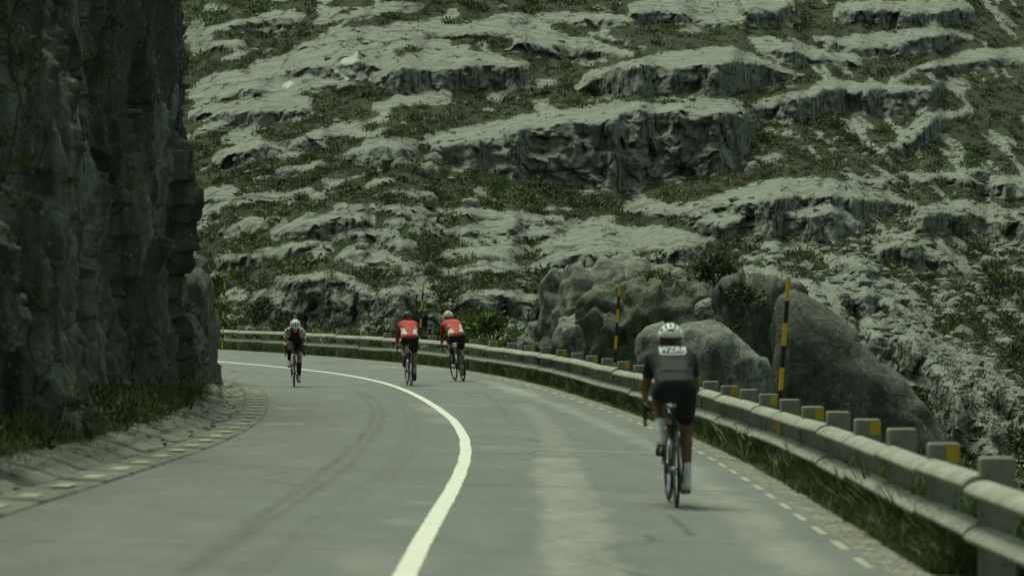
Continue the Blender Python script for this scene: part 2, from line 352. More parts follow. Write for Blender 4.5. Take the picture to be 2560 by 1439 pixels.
# ------------------------------------------------------------------ guardrail
OP = WR + OG
sdn = np.arange(-30, 140, .1); Pd = road(sdn, np.full_like(sdn, OP)); ld = np.r_[0, np.cumsum(np.hypot(*np.diff(Pd[:, :2], axis=0).T))]
l0 = np.interp(0., sdn, ld)
def s_at(l): return float(np.interp(l, ld - l0, sdn))
rail = empty('guardrail', road(10., OP)); tag(rail, 'weathered concrete guardrail with two rails along the outside of the bend', 'guardrail')
bpy.context.view_layer.update()
RI = Matrix.Translation(rail.location).inverted()
def rail_local(V): return np.asarray(V) - np.array(rail.location)
def post_mesh():
    bm = bmesh.new(); bmesh.ops.create_cube(bm, size=1)
    for v in bm.verts: v.co = Vector((v.co.x * .225, v.co.y * .16, v.co.z * 1.08 - .54))
    top = [e for e in bm.edges if all(v.co.z > -.1 for v in e.verts)]; vert = [e for e in bm.edges if abs(e.verts[0].co.z - e.verts[1].co.z) > .5]
    bmesh.ops.bevel(bm, geom=top + vert, offset=.018, segments=2, affect='EDGES', profile=.6)
    me = bpy.data.meshes.new('post'); bm.to_mesh(me); bm.free(); me.materials.append(M['post']); return me
PM = post_mesh()
bm = bmesh.new(); bmesh.ops.create_cube(bm, size=1)
for v in bm.verts: v.co = Vector((v.co.x * .095 + .0615, v.co.y * .006 - .0815, v.co.z * .115 - .078))
YM = bpy.data.meshes.new('yellow_panel'); bm.to_mesh(YM); bm.free(); YM.materials.append(M['post_yellow'])
RPROF = [(-.005, .0), (.045, -.005), (.085, -.018), (.118, -.038), (.140, -.062), (.145, -.076), (.128, -.102), (.06, -.118), (.0, -.120)]
for i in range(-6, 42):
    l = P0 + i * SP; s = s_at(l); th = heading(s); P = road(s, OP + .06)
    top = P[2] + HP + random.uniform(-.012, .012)
    po = link('post', PM, rail); po.location = rail_local([P[0], P[1], top]); po.rotation_euler = (random.uniform(-.012, .012), random.uniform(-.014, .014), th + random.uniform(-.03, .03))
    if i % 2: link('yellow_panel', YM, po)
    sa, sb = s_at(l - .10 + random.uniform(0, .02)), s_at(l + SP - .128); ss = np.linspace(sa, sb, 7); t = np.linspace(-1, 1, 7)
    for zt in (.128, .425):
        zt2 = zt + random.uniform(-.013, .013); sk = random.uniform(-.010, .010)
        pr = np.array(RPROF); S_ = np.repeat(ss[:, None], len(pr), 1)
        O_ = OP - .02 - pr[None, :, 0]; O_ = np.broadcast_to(O_, S_.shape)
        Z_ = HP - zt2 + pr[None, :, 1] + sk * t[:, None]
        V = rail_local(road(S_, O_, Z_).reshape(-1, 3)); n, m = S_.shape; A = np.arange(n * m).reshape(n, m); A2 = np.c_[A, A[:, :1]]
        Fc = np.stack([A2[:-1, :-1], A2[1:, :-1], A2[1:, 1:], A2[:-1, 1:]], -1).reshape(-1, 4).tolist() + [A[0].tolist(), A[-1, ::-1].tolist()]
        me = bpy.data.meshes.new('rail_beam'); me.from_pydata(V.tolist(), [], Fc); me.materials.append(M['concrete']); me.update(); link('rail_beam', me, rail)

# ------------------------------------------------------------------ striped snow poles
_ra = np.arange(6, 118, .5); _rp = road(_ra, np.full(len(_ra), OP)); _u, _ = proj(_rp); _od = np.argsort(_u); RU, RD = _u[_od], _rp[_od, 1]
def tube(name, p0, p1, r0, r1, mat, parent=None, n=10):
    p0, p1 = Vector(p0), Vector(p1); d = p1 - p0; q = d.to_track_quat('Z', 'Y').to_matrix()
    V = []; 
    for p, r in ((p0, r0), (p1, r1)):
        for k in range(n): V.append(p + q @ Vector((r * math.cos(k * 2 * math.pi / n), r * math.sin(k * 2 * math.pi / n), 0)))
    Fc = [[k, (k + 1) % n, n + (k + 1) % n, n + k] for k in range(n)] + [list(range(n - 1, -1, -1)), list(range(n, 2 * n))]
    me = bpy.data.meshes.new(name); me.from_pydata([v[:] for v in V], [], Fc); me.materials.append(mat); me.update(); return link(name, me, parent)
poles = [((1972, 696), 1942, 37.6, 1.90, 'striped yellow and black snow pole beside the white helmeted cyclist in black', .26),
         ((1549, 706), 1536, 57.0, 1.65, 'striped yellow and black snow pole in front of the large boulders', .255),
         ((1059, 706), 1048, 86.5, 1.75, 'striped snow pole between the two cyclists in red', .255),
         ((562, 704), 555.5, 106.5, 1.90, 'striped snow pole at the far end of the guardrail by the dark cliff', .255)]
for (tx, ty), bx, D, Hh, lab, bh in poles:
    D = float(np.interp(bx, RU, RD)) + (.42 if D < 100 else -1.2); T = unproj(tx, ty, D)
    if D > 100:
        Hh = (872 - ty) / F * D
    Bx = (bx - CX) / F * D; nb = int(math.ceil(Hh / bh)); lean = (T[0] - Bx) / (Hh if D > 100 else 1.25 if D < 40 else Hh)
    po = empty('snow_pole', (T[0] - lean * Hh, D, T[2] - Hh)); tag(po, lab, 'snow pole', 'striped snow poles along the road')
    for k in range(nb):
        z1 = Hh - k * bh; z0 = max(Hh - (k + 1) * bh, -.3)
        tube('yellow_band' if k % 2 == 0 else 'black_band', (lean * z0, 0, z0), (lean * z1, 0, z1), .027, .027, M['pole_yellow'] if k % 2 == 0 else M['pole_black'], po)
    tube('cap', (lean * Hh, 0, Hh), (lean * Hh, 0, Hh + .012), .024, .018, M['pole_black'], po)
    tube('ground_sleeve', (-lean * .8, 0, -.8), (0, 0, z0 + .02), .033, .033, M['post'], po)

# ------------------------------------------------------------------ hillside: granite slabs and ledges
# each outcrop: stations (x, top of slab, crest, foot of face) read across the slope
OUT = [
[(480,95,110,125),(515,80,92,100),(575,52,62,82),(640,42,50,82),(700,28,40,85),(745,28,38,72),(760,35,40,55)],
[(480,112,128,140),(560,102,110,135),(615,102,112,120)],
[(735,112,116,122),(800,92,102,118),(870,72,100,106),(980,58,98,104),(1060,56,96,102),(1150,62,92,98),(1280,30,80,92)],
[(790,55,62,70),(870,30,42,52),(960,8,30,36),(1060,8,20,30)],
[(480,208,230,236),(560,182,205,212),(640,158,196,202),(720,130,182,190),(800,112,158,170),(860,108,138,150),(950,106,130,136),(1050,104,118,124),(1120,102,110,116)],
[(725,172,182,196),(780,158,168,200),(850,150,160,202),(900,140,150,205),(935,150,172,200),(990,130,140,165)],
[(480,236,262,270),(560,215,235,250),(625,200,222,238),(700,192,226,240),(770,192,222,236),(860,202,208,232),(885,205,208,220)],
[(480,265,288,298),(560,258,282,310),(640,238,275,315),(690,232,270,305),(740,240,268,300),(785,252,258,270)],
[(480,318,332,336),(540,305,325,330),(590,300,318,325)],
[(930,196,200,206),(955,165,185,210),(1000,142,175,230),(1060,125,172,232),(1130,116,168,225),(1180,122,160,222),(1240,135,160,225),(1285,150,165,228),(1330,165,172,222)],
[(935,262,278,282),(985,245,270,276),(1040,235,262,268),(1090,236,256,262),(1130,250,258,262)],
[(535,398,406,425),(570,375,392,425),(620,346,366,415),(665,345,358,400),(695,362,370,392)],
[(700,352,360,378),(760,345,354,380),(820,345,352,375)],
[(775,338,344,350),(830,322,336,345),(900,322,338,345),(945,330,336,342)],
[(860,385,392,400),(900,370,380,410),(930,345,372,425),(980,340,368,425),(1010,342,372,420),(1040,358,380,405)],
[(1075,340,362,400),(1120,332,358,412),(1180,318,348,425),(1240,305,335,440),(1290,292,320,452),(1400,278,308,468),(1500,264,296,475),(1590,256,272,478),(1640,262,280,450),(1720,262,276,450),(1830,262,272,430),(1870,285,292,395),(1890,310,312,350)],
[(1435,215,222,236),(1470,185,192,240),(1540,158,165,240),(1600,148,162,236),(1700,125,162,243),(1760,115,160,245),(1830,114,150,240),(1900,140,155,225),(1960,172,178,200),(2015,185,188,193)],
[(1280,62,100,125),(1340,65,105,140),(1400,80,112,150),(1470,100,118,148),(1540,112,122,145),(1590,130,134,146)],
[(1280,35,52,58),(1340,32,45,52),(1380,38,48,60),(1480,36,45,65),(1560,40,52,68),(1600,48,56,70)],
[(1580,10,30,60),(1640,-10,20,55),(1720,-20,40,66),(1790,-20,55,70),(1850,10,50,66)],
[(1850,0,20,75),(1920,-10,18,72),(1985,-10,10,55)],
[(2085,10,25,55),(2140,5,20,65),(2200,2,20,75),(2260,5,25,75),(2330,0,30,68),(2400,0,20,55),(2440,20,35,55)],
[(2030,90,92,100),(2100,95,108,140),(2180,88,115,150),(2250,75,105,148),(2320,64,90,130),(2380,68,85,112),(2430,88,92,98)],
[(1890,118,124,130),(1950,108,122,155),(1990,105,125,172),(2050,120,140,165),(2110,125,145,160),(2160,150,152,158)],
[(1860,262,268,275),(1900,248,260,300),(1960,240,252,305),(2010,225,240,308),(2060,200,212,285),(2120,200,218,285),(2180,205,216,290),(2240,215,222,292),(2300,215,222,290),(2340,205,208,262),(2360,190,198,230)],
[(2220,205,208,215),(2290,170,178,195),(2350,150,165,185),(2420,125,150,172),(2500,122,142,165),(2600,130,148,170)],
[(2195,390,392,405),(2240,345,360,395),(2290,300,330,380),(2340,275,295,340),(2390,275,285,310),(2430,260,275,290)],
[(1560,510,530,540),(1650,505,525,540),(1740,500,530,548),(1800,490,510,560),(1870,465,500,590),(1930,447,495,600),(2030,446,480,590),(2120,452,490,565),(2200,480,500,545),(2260,500,505,530)],
[(2120,445,452,458),(2200,440,450,470),(2300,430,442,460),(2400,428,440,470),(2460,436,455,490),(2560,440,470,500),(2700,440,470,500)],
[(1340,620,660,668),(1400,590,640,680),(1480,570,632,690),(1560,562,625,640),(1640,565,612,622),(1700,580,612,650),(1740,590,615,655),(1765,600,610,620)],
[(1625,640,644,660),(1660,612,620,660),(1700,605,612,668),(1715,640,645,672)],
[(1720,560,562,570),(1750,535,548,580),(1800,532,545,600),(1850,540,548,600)],
[(1970,535,545,600),(2030,520,532,605),(2080,510,520,600),(2120,545,550,590),(2165,550,556,580)],
[(1280,530,545,556),(1340,535,548,556),(1420,542,552,558)],
[(1280,560,590,605),(1330,565,585,600),(1370,578,588,598)],
[(1850,645,655,662),(1890,636,645,655),(1950,640,650,668)],
[(1860,668,676,684),(1920,664,678,690),(1990,682,692,700)],
[(2280,520,545,600),(2340,505,530,590),(2420,500,530,580),(2500,520,550,600),(2600,520,560,620)],
[(2050,690,720,760),(2120,690,735,790),(2200,700,740,800),(2260,720,770,820),(2330,760,820,880)],
[(2150,800,830,900),(2220,790,830,930),(2300,810,860,980),(2380,850,900,1010),(2460,900,960,1050),(2540,960,1010,1090),(2640,1000,1060,1140)],
[(2180,590,620,660),(2240,570,600,660),(2300,590,620,680),(2360,620,650,700),(2420,650,680,720)],
[(2080,640,655,680),(2140,640,660,690),(2200,650,672,700)],
[(2330,880,940,1080),(2390,900,960,1150),(2450,1000,1040,1180),(2520,1050,1090,1200)],
[(1900,690,700,740),(1960,690,710,780),(2020,700,730,820),(2080,740,780,880),(2140,820,860,960)],
[(480,482,500,510),(520,470,492,505),(560,475,500,505),(610,472,485,492)],
[(610,480,490,496),(680,480,500,510),(740,485,505,512)],
[(715,482,490,500),(760,470,480,490),(810,480,490,496)],
[(830,520,524,530),(880,510,520,532),(950,508,520,534),(1010,518,530,545),(1050,538,545,552)],
[(672,582,586,600),(700,565,580,602),(750,545,560,600),(800,535,548,598),(850,532,545,590),(900,530,545,575),(940,545,552,560)],
[(480,525,540,556),(520,515,525,545),(550,512,520,535)],
[(550,575,585,598),(590,555,562,590),(640,547,556,585),(670,550,556,575)],
[(960,552,558,575),(1000,546,552,580),(1050,550,558,580),(1075,562,566,580)],
[(865,585,590,605),(910,570,580,610),(960,572,580,600),(1010,578,588,598)],
[(1020,515,520,528),(1090,518,528,535),(1180,518,530,548),(1280,530,540,552)],
[(1130,570,580,588),(1190,560,575,590),(1250,545,565,590),(1300,545,562,585)],
[(930,605,612,622),(985,598,606,625),(1040,605,612,625)],
[(832,640,645,655),(870,622,632,655),(920,622,630,655)],
[(890,655,660,675),(950,640,650,670),(1000,642,652,665)],
[(1010,660,668,685),(1060,660,668,680)],
[(1110,685,692,700),(1160,662,680,700),(1220,660,670,690),(1290,655,672,690)],
[(1080,636,640,648),(1140,620,630,645),(1200,622,632,648),(1280,620,632,660)],
[(675,720,735,800),(700,690,700,810),(760,685,695,815),(820,680,690,810),(870,690,700,815),(930,720,730,815)],
[(615,750,760,800),(650,720,735,790),(680,735,745,780)],
[(940,735,745,830),(990,715,728,832),(1050,720,735,835),(1100,740,750,830)],
[(1110,745,755,800),(1170,725,735,815),(1230,720,730,800),(1290,735,745,800),(1340,740,760,800)],
[(640,628,632,640),(700,620,628,650),(770,605,615,640),(820,600,612,625)],
[(540,640,648,680),(600,632,640,680),(650,630,640,670)],
]
hx = np.arange(120, 2900, 4.0); hy = np.arange(1330, -260, -3.0)
HX, HYY = np.meshgrid(hx, hy, indexing='ij')
# depth of the rail seen at each photo column, then the foot of the slope behind it
Drail = np.interp(hx, RU, RD)
Dst = Drail + np.interp(hx, [400, 560, 1000, 1300, 1700, 2000, 2560, 2900], [10, 7, 12, 26, 40, 44, 42, 40])
zb = np.interp(hx, [500, 1000, 1500, 2600], [.7, .9, 2.4, 3.0]); yst = HY + F * (CH + zb) / Dst
gb = np.interp(hx, [500, 1300, 2000, 2600], [.060, .068, .078, .085])
jit = 9 * fbm(np.stack([HX * .012, HYY * .02, 0 * HX], -1), 3)
jitx = 14 * fbm(np.stack([HX * .02, HYY * .03, 0 * HX + 5], -1), 3)
G = gb[:, None] * (1 + .55 * fbm(np.stack([HX * .006, HYY * .02, 0 * HX + 9], -1), 3)); rock = np.zeros_like(HX); face = np.zeros_like(HX)
for st in OUT:
    st = np.array(st, float); X_ = HX + jitx
    ins = (X_ > st[0, 0]) & (X_ < st[-1, 0])
    yt, yc, yf = (np.interp(X_, st[:, 0], st[:, k]) + jit for k in (1, 2, 3))
    e = np.clip(np.minimum(X_ - st[0, 0], st[-1, 0] - X_) / 14, 0, 1)
    slab = ins & (HYY >= yt) & (HYY <= yc); fc = ins & (HYY > yc) & (HYY <= yf)
    G = np.where(slab, gb[:, None] * 1.7, G); G = np.where(fc, .003, G)
    rock = np.where(slab | fc, 1, rock); face = np.where(fc, 1, np.where(slab, 0, face))
TY = HYY + np.interp(HX, [480, 1000, 1500, 2000, 2560], [.30 * 480, .30 * 1000, .32 * 1000, .32 * 1000 - .1 * 500, .32 * 1000 - .5 * 1060])   # the sheets of granite dip along these lines
lay = fbm(np.stack([HX * .0045, TY * .070, 0 * HX + 4], -1), 4)
bl = np.clip((lay - .10) / .14, 0, 1)
G = np.where((rock > .5) & (face < .5), G * (1.30 - 1.22 * bl), G)
G = np.where(face > .5, gb[:, None] * np.clip(.10 + .55 * fbm(np.stack([HX * .013, TY * .035, 0 * HX + 21], -1), 3), .03, .7), G)
G = np.maximum(G, .002)
# scattered bare rock between the ledges, most of it on the right-hand slope
nr = fbm(np.stack([HX * .009, TY * .030, 0 * HX + 2], -1), 4)
bias = np.interp(HX, [480, 1300, 1900, 2560], [.05, .04, .02, .0])
sc_ = ((nr - .30 + bias + .38 * np.exp(-((HX - 2330) / 260) ** 2 - ((HYY - 760) / 220) ** 2) + .3 * np.exp(-((HX - 1450) / 260) ** 2 - ((HYY - 600) / 60) ** 2)) > 0)
rock = np.where(sc_, np.maximum(rock, .85), rock)
G = np.where(sc_ & (face < .5) & (rock < .9), G * np.where(fbm(np.stack([HX * .014, TY * .04, 0 * HX], -1), 3) > .12, .2, 1.4), G)
G = gauss1(gauss1(G, 1.7, 1), 1.5, 0)
Db = Dst[:, None] + gb[:, None] * np.clip(yst[:, None] - HYY, 0, None) * (1 + .0006 * np.clip(yst[:, None] - HYY, 0, None))
R = np.zeros(len(hx)); Dr = np.zeros_like(HX); lam = 75.
gbe = np.zeros_like(HX); gbe[:, 1:] = np.diff(Db, axis=1) / 3.0
for j in range(1, len(hy)):
    act = (hy[j] < yst); g_ = np.where(face[:, j] > .5, G[:, j], G[:, j] * np.clip(gbe[:, j] / gb, .3, 3))
    R = np.where(act, R + 3.0 * (g_ - gbe[:, j]) - np.where(face[:, j] > .5, .0, 1.15) * 3.0 * R / lam, 0); Dr[:, j] = R
Dr = gauss1(gauss1(Dr, 2.6, 0), 1.0, 1)
flat = F * (CH + zb)[:, None] / np.maximum(HYY - HY, 30)
HD = np.where(HYY < yst[:, None], Db + Dr, np.maximum(flat, Drail[:, None] + 2.0))
PX = (HX - CX) / F * HD; PZ = CH + (HY - HYY) / F * HD
Pw = np.stack([PX, HD, PZ], -1)
rk = gauss1(gauss1(rock, 1.0, 0), 1.0, 1)
n1 = fbm(Pw * np.array([.55, .55, .9]), 5); n2 = ridged(Pw * np.array([1.1, 1.1, .35]) + 31, 3) - 1.2; n3 = fbm(Pw * 1.9 + 11, 4)
fc_ = np.zeros_like(HX); mk = (rk > .03) & (HYY < yst[:, None]) & (HYY > -120); fc_[mk] = facets(Pw[mk], 1500, .25, .16, np.random.default_rng(5), (1, .8, 1.3))
on = np.clip((yst[:, None] - HYY) / 60, 0, 1)
HD2 = HD + on * (rk * (.34 * n1 + .10 * n2 * (.2 + face) + .08 * n3 + (.32 + .30 * face) * fc_ + .16 * face * n2) + (1 - rk) * .25 * n3)
PZ2 = CH + (HY - HYY) / F * HD2 + on * (rk * (.10 * n1 + .05 * n3) + (1 - rk) * (.10 * n3 + .05))
PX2 = (HX - CX) / F * HD2 + on * .10 * rk * n3
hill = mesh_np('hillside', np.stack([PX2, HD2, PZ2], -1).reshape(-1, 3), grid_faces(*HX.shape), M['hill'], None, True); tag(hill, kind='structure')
attr(hill, 'rock', rk)
fr = np.zeros_like(HX)  # outlines of slabs whose wet sheen is painted white into the rock
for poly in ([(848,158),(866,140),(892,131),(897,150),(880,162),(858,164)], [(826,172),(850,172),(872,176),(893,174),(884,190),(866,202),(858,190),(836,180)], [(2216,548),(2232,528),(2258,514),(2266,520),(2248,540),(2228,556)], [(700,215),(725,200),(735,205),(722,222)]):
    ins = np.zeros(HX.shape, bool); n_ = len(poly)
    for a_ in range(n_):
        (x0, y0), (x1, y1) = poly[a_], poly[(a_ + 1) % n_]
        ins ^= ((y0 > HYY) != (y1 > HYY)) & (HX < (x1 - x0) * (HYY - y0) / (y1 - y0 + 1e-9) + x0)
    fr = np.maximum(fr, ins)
attr(hill, 'wet_sheen', fr)
def hill_at(px, py):
    i = int(np.clip((px - hx[0]) / 4, 0, len(hx) - 1)); j = int(np.clip((hy[0] - py) / 3, 0, len(hy) - 1))
    return np.array([PX2[i, j], HD2[i, j], PZ2[i, j]]), float(rk[i, j])

# ------------------------------------------------------------------ cliff on the inside of the bend
prof = np.array([(-6, -5.1), (6, -5.0), (13, -5.3), (17, -5.5), (19.8, -5.35), (20.6, -5.0), (21.6, -4.42), (23.2, -4.40), (24.6, -5.3), (30, -5.6), (34.5, -5.55), (35.6, -5.5), (36.6, -5.3), (37.4, -4.95), (41, -4.74), (47, -4.78), (52, -5.0), (56, -6.1), (62, -8), (70, -12)])
seg = np.r_[0, np.cumsum(np.hypot(np.diff(prof[:, 0]) * .55, np.diff(prof[:, 1]) * 2.2))]
tt = np.linspace(0, seg[-1], 760); cs = gauss1(np.interp(tt, seg, prof[:, 0]), 3); co = gauss1(np.interp(tt, seg, prof[:, 1]), 3)
cz = np.linspace(-.4, 11, 200)
CS, CZ = np.meshgrid(cs, cz, indexing='ij'); CO = np.repeat(co[:, None], len(cz), 1)
far = np.clip((CS - 33) / 8, 0, 1)
bul = np.interp(cz, [-.4, .6, 1.4, 2.1, 2.8, 3.6, 4.4, 5.2, 5.8, 6.4, 7.5, 11], [-.02, -.08, -.10, -.14, -.02, .02, -.08, -.02, .06, .12, .0, -.6])[None]
bul2 = np.interp(cz, [-.4, .5, 1.5, 3, 4.2, 5.2, 7, 11], [.22, .10, .0, -.05, -.08, -.22, -.4, -1.2])[None]
CO = CO + far * bul + (1 - far) * bul2
Q = road(CS, CO * 0, 0); base_p = road(CS, CO, 0); base_p[..., 2] = road(CS, 0 * CO - WL)[..., 2] + CZ
q1 = fbm(base_p * np.array([.8, .8, .35]), 5); q2 = ridged(base_p * np.array([1.5, 1.5, .45]) + 7, 4) - 1.3; q3 = fbm(base_p * 3.1, 4)
q4 = ridged(base_p * np.array([.55, .55, .16]) + 3, 3) - 1.2
arc = np.repeat((tt * .9)[:, None], len(cz), 1); fq = facets(np.stack([arc, CZ, 0 * CZ], -1), 240, .20, .16, np.random.default_rng(8), (1, .24, 1)) + .5 * facets(np.stack([arc, CZ, 0 * CZ], -1), 1500, .22, .07, np.random.default_rng(9), (1, .38, 1))
disp = .26 * q1 + .08 * q2 + .22 * q4 + .06 * q3 + fq
tn_ = np.stack([np.gradient(base_p[..., 0], axis=0), np.gradient(base_p[..., 1], axis=0), 0 * CS], -1); nrm = np.stack([tn_[..., 1], -tn_[..., 0], 0 * CS], -1)
nrm /= np.linalg.norm(nrm, axis=-1, keepdims=True) + 1e-9
cp = base_p + nrm * disp[..., None]; cp[..., 2] += .08 * q3
# roll the top back
bk = np.clip((CZ - 8.2) / 2.8, 0, 1); cp[..., 0] -= bk ** 2 * 5
cliff = mesh_np('cliff', cp.reshape(-1, 3), grid_faces(*CS.shape)[:, ::-1], M['cliff'], None, True); tag(cliff, kind='structure')

# ------------------------------------------------------------------ boulders
def boulder(name, st, dm, half, mat, label, amp=.09, nx=56, sc=1.4, group=None, foot_drop=0., lean=.15, fac=1.0):
    st = np.array(st, float); t = np.linspace(0, 1, nx); xs = st[0, 0] + t * (st[-1, 0] - st[0, 0])
    tau = np.abs(2 * t - 1)
    wv = np.sqrt(np.clip(1 - tau ** 3.2, 0, 1)); rows = []
    if xs[0] > 1200 and dm < 80: dm = max(dm, float((np.interp(xs, RU, RD) + .75 + half * wv).max()))
    for i, x in enumerate(xs):
        yt, yc, yf = (np.interp(x, st[:, 0], st[:, k]) for k in (1, 2, 3))
        Df = dm - half * wv[i]; Dbk = dm + half * wv[i]; Dc = Df + lean * half * wv[i] * 2; Dt = Df + 1.45 * half * wv[i]
        zf = CH + (HY - yf) / F * Df - foot_drop
        pr = np.array([[(x - CX) / F * Df, Df, zf], [(x - CX) / F * Dc, Dc, CH + (HY - yc) / F * Dc], [(x - CX) / F * Dt, Dt, CH + (HY - yt) / F * Dt], [(x - CX) / F * Dbk, Dbk, zf]])
        for _ in range(3):
            a, b_ = pr[:-1], pr[1:]; pr = np.r_[pr[:1], np.stack([.75 * a + .25 * b_, .25 * a + .75 * b_], 1).reshape(-1, 3), pr[-1:]]
        l = np.r_[0, np.cumsum(np.linalg.norm(np.diff(pr, axis=0), axis=1))]; u = np.linspace(0, l[-1], 52)
        rows.append(np.stack([np.interp(u, l, pr[:, k]) for k in range(3)], -1))
    V = np.array(rows); c = V.reshape(-1, 3).mean(0)
    nv = np.cross(np.gradient(V, axis=0), np.gradient(V, axis=1)); nv /= np.linalg.norm(nv, axis=-1, keepdims=True) + 1e-9
    nn = fbm(V * sc, 5) + .5 * (ridged(V * sc * 1.3 + 5, 3) - 1.2) + .25 * fbm(V * sc * 5, 3)
    sgn = np.sign(((V - c) * nv).sum(-1).mean()) or 1
    fq_ = facets(V, 26, .18, .05, np.random.default_rng(abs(int(st[0, 0])) + 3), (1 / half, 1 / half, 1 / half)) * half * .8 + (facets(V, 150, .3, .03, np.random.default_rng(abs(int(st[0, 0])) + 5), (1 / half, 1 / half, 1.2 / half)) * half * .7 if nx > 30 else 0)
    V = V + sgn * nv * (amp * .6 * nn + fac * (fq_ if nx > 30 else fq_ * .6))[..., None]
    base_loc = np.array([c[0], c[1], V[..., 2].min()])
    o = mesh_np(name, (V - base_loc).reshape(-1, 3), grid_faces(nx, 52) if sgn > 0 else grid_faces(nx, 52)[:, ::-1], mat, None, True)
    o.location = base_loc; tag(o, label, 'boulder', group); return o
boulder('boulder', [(1330,800,815,905),(1345,690,720,905),(1385,655,690,900),(1440,640,676,890),(1520,640,668,880),(1600,640,668,860),(1660,648,672,840),(1715,668,680,830),(1730,690,700,820)], 86, 1.5, M['boulder'], 'flat topped grey lichen boulder with a dark left face behind the rail', .10, foot_drop=.8)
boulder('boulder', [(1455,735,745,800),(1500,700,722,830),(1580,694,728,840),(1680,688,724,850),(1760,700,730,860),(1800,722,748,860),(1830,750,765,860)], 75, 1.1, M['mossy'], 'mossy yellow green rock between the grey boulders', .08, foot_drop=.8)
boulder('boulder', [(1386,830,842,915),(1400,785,810,915),(1450,766,815,912),(1510,760,816,910),(1555,770,815,908),(1578,800,815,905)], 79, .75, M['boulder'], 'grey boulder with a dark overhanging front behind the snow pole', .06, foot_drop=.8, lean=-.1)
boulder('boulder', [(1280,870,876,915),(1300,830,845,912),(1335,795,815,912),(1370,790,812,912),(1398,812,830,905)], 86, .7, M['boulder'], 'low sloping grey boulder at the left foot of the boulder pile', .06, foot_drop=.8)
boulder('boulder', [(1590,838,842,935),(1612,815,820,995),(1660,800,822,1040),(1720,778,825,1045),(1780,772,830,1045),(1830,785,850,1050),(1880,835,890,1050),(1915,885,930,1050),(1936,950,970,1040)], 62, 1.05, M['boulder'], 'large domed grey boulder directly behind the cyclist in black', .05, foot_drop=.8, fac=.5)
boulder('boulder', [(1925,800,830,1080),(1945,715,760,1120),(1990,692,745,1140),(2060,735,800,1160),(2140,800,880,1170),(2220,880,950,1180),(2300,980,1040,1190),(2360,1075,1110,1200),(2400,1140,1160,1200)], 46.5, 1.1, M['darkrock'], 'big dark dome of rock sloping down to the right behind the rail', .05, foot_drop=1.2, fac=.35)
boulder('boulder', [(1780,720,735,980),(1830,695,715,1040),(1890,682,705,1060),(1960,694,715,1080),(2010,722,745,1080)], 68, .8, M['darkrock'], 'dark rock behind the tallest snow pole', .07, foot_drop=.8)
boulder('boulder', [(428,700,720,990),(446,650,665,985),(480,612,640,980),(510,640,660,975),(532,690,705,968),(543,760,780,962),(541,860,880,962)], 79.0, 2.6, M['darkrock'], 'low dark rock at the end of the cliff beside the bend', .10, sc=1.1, fac=.4)
boulder('boulder', [(440,790,810,1010),(452,760,790,1005),(475,765,800,1000),(500,800,830,990),(512,850,880,985)], 66.5, 1.2, M['darkrock'], 'small dark lichen boulder leaning on the foot of the cliff', .05, fac=.5)
boulder('boulder', [(-60,540,580,900),(-20,520,560,900),(20,545,590,880),(48,640,660,860)], 31.0, .5, M['darkrock'], 'rounded rock shoulder at the left edge of the cliff', .05)
HB = [(1219,275,40,16,'pale','small flat pale boulder left of the tall granite cliff'), (720,425,66,32,'pale','pale triangular boulder alone in the heather on the left slope'),
      (1085,392,46,26,'pale','upper pale boulder perched at the left end of the tall cliff'), (1072,418,60,38,'pale','lower rounded boulder under the perched pale one'),
      (1002,405,50,34,'boulder','squat grey boulder left of the perched pale boulders'), (1075,666,34,34,'darkrock','round dark boulder above the snow pole in the middle'),
      (1883,417,46,40,'pale','upright pale boulder just right of the tall cliff foot'), (2126,331,36,22,'pale','largest pale boulder on the upper right heath'),
      (2050,346,22,14,'pale','small grey stone left of the largest upper heath boulder'), (2094,345,26,12,'pale','flat stone touching the largest upper heath boulder'),
      (2083,374,28,12,'pale','flat pale stone below the upper heath boulder'), (2012,370,20,13,'pale','little round stone at the left of the upper heath'),
      (2047,688,30,20,'pale','white angular boulder on the right hand scree'), (2163,384,24,10,'boulder','low grey stone on the right end of the upper heath'),
      (2255,437,36,14,'darkrock','flat dark stone on top of the right hand ridge'), (1900,585,40,16,'boulder','flat grey stone on the ledge right of the dome slab'),
      (2440,430,70,30,'boulder','cracked grey boulder at the far right of the ridge'), (905,610,40,14,'boulder','small grey whaleback stone in the middle of the left slope'),
      (1175,500,50,18,'pale','pale tilted stone right of the bright green shrub'), (1060,490,70,34,'boulder','domed grey boulder left of the bright green shrub'),
      (1945,640,40,16,'pale','pale flat stone on the right scree near the bush'), (2110,735,30,16,'pale','small pale stone in the middle of the right scree'),
      (2380,735,44,26,'boulder','grey boulder on the lower right scree'), (2470,650,50,30,'boulder','grey boulder near the right edge of the scree'),
      (590,395,20,10,'pale','tiny pale stone left of the whaleback on the left slope'), (1690,750,44,18,'pale','x')]
for (x, y, w_, h_, mt, lab) in HB:
    if lab == 'x': continue
    p, _ = hill_at(x, y + h_ * .5); D = p[1] - .25; half = max(w_ / F * D * .5, .2)
    st = [(x - w_ / 2, y + h_ * .15, y + h_ * .3, y + h_ * .7), (x - w_ * .28, y - h_ * .35, y - h_ * .1, y + h_ * .75), (x + w_ * .1, y - h_ * .5, y - h_ * .2, y + h_ * .75), (x + w_ * .36, y - h_ * .25, y, y + h_ * .75), (x + w_ / 2, y + h_ * .2, y + h_ * .35, y + h_ * .7)]
    boulder('boulder', st, D, half, M[mt], lab, .05 * w_ / 40, 26, 2.5, 'boulders lying on the hillside')
p, _ = hill_at(1770, 752)
boulder('boulder', [(1735,762,768,785),(1752,745,757,784),(1772,738,754,782),(1792,744,756,778),(1806,756,762,774)], 73.2, .3, M['pale'], 'pale broken rock on the mossy boulder beside dead branches', .03, 26, 5)

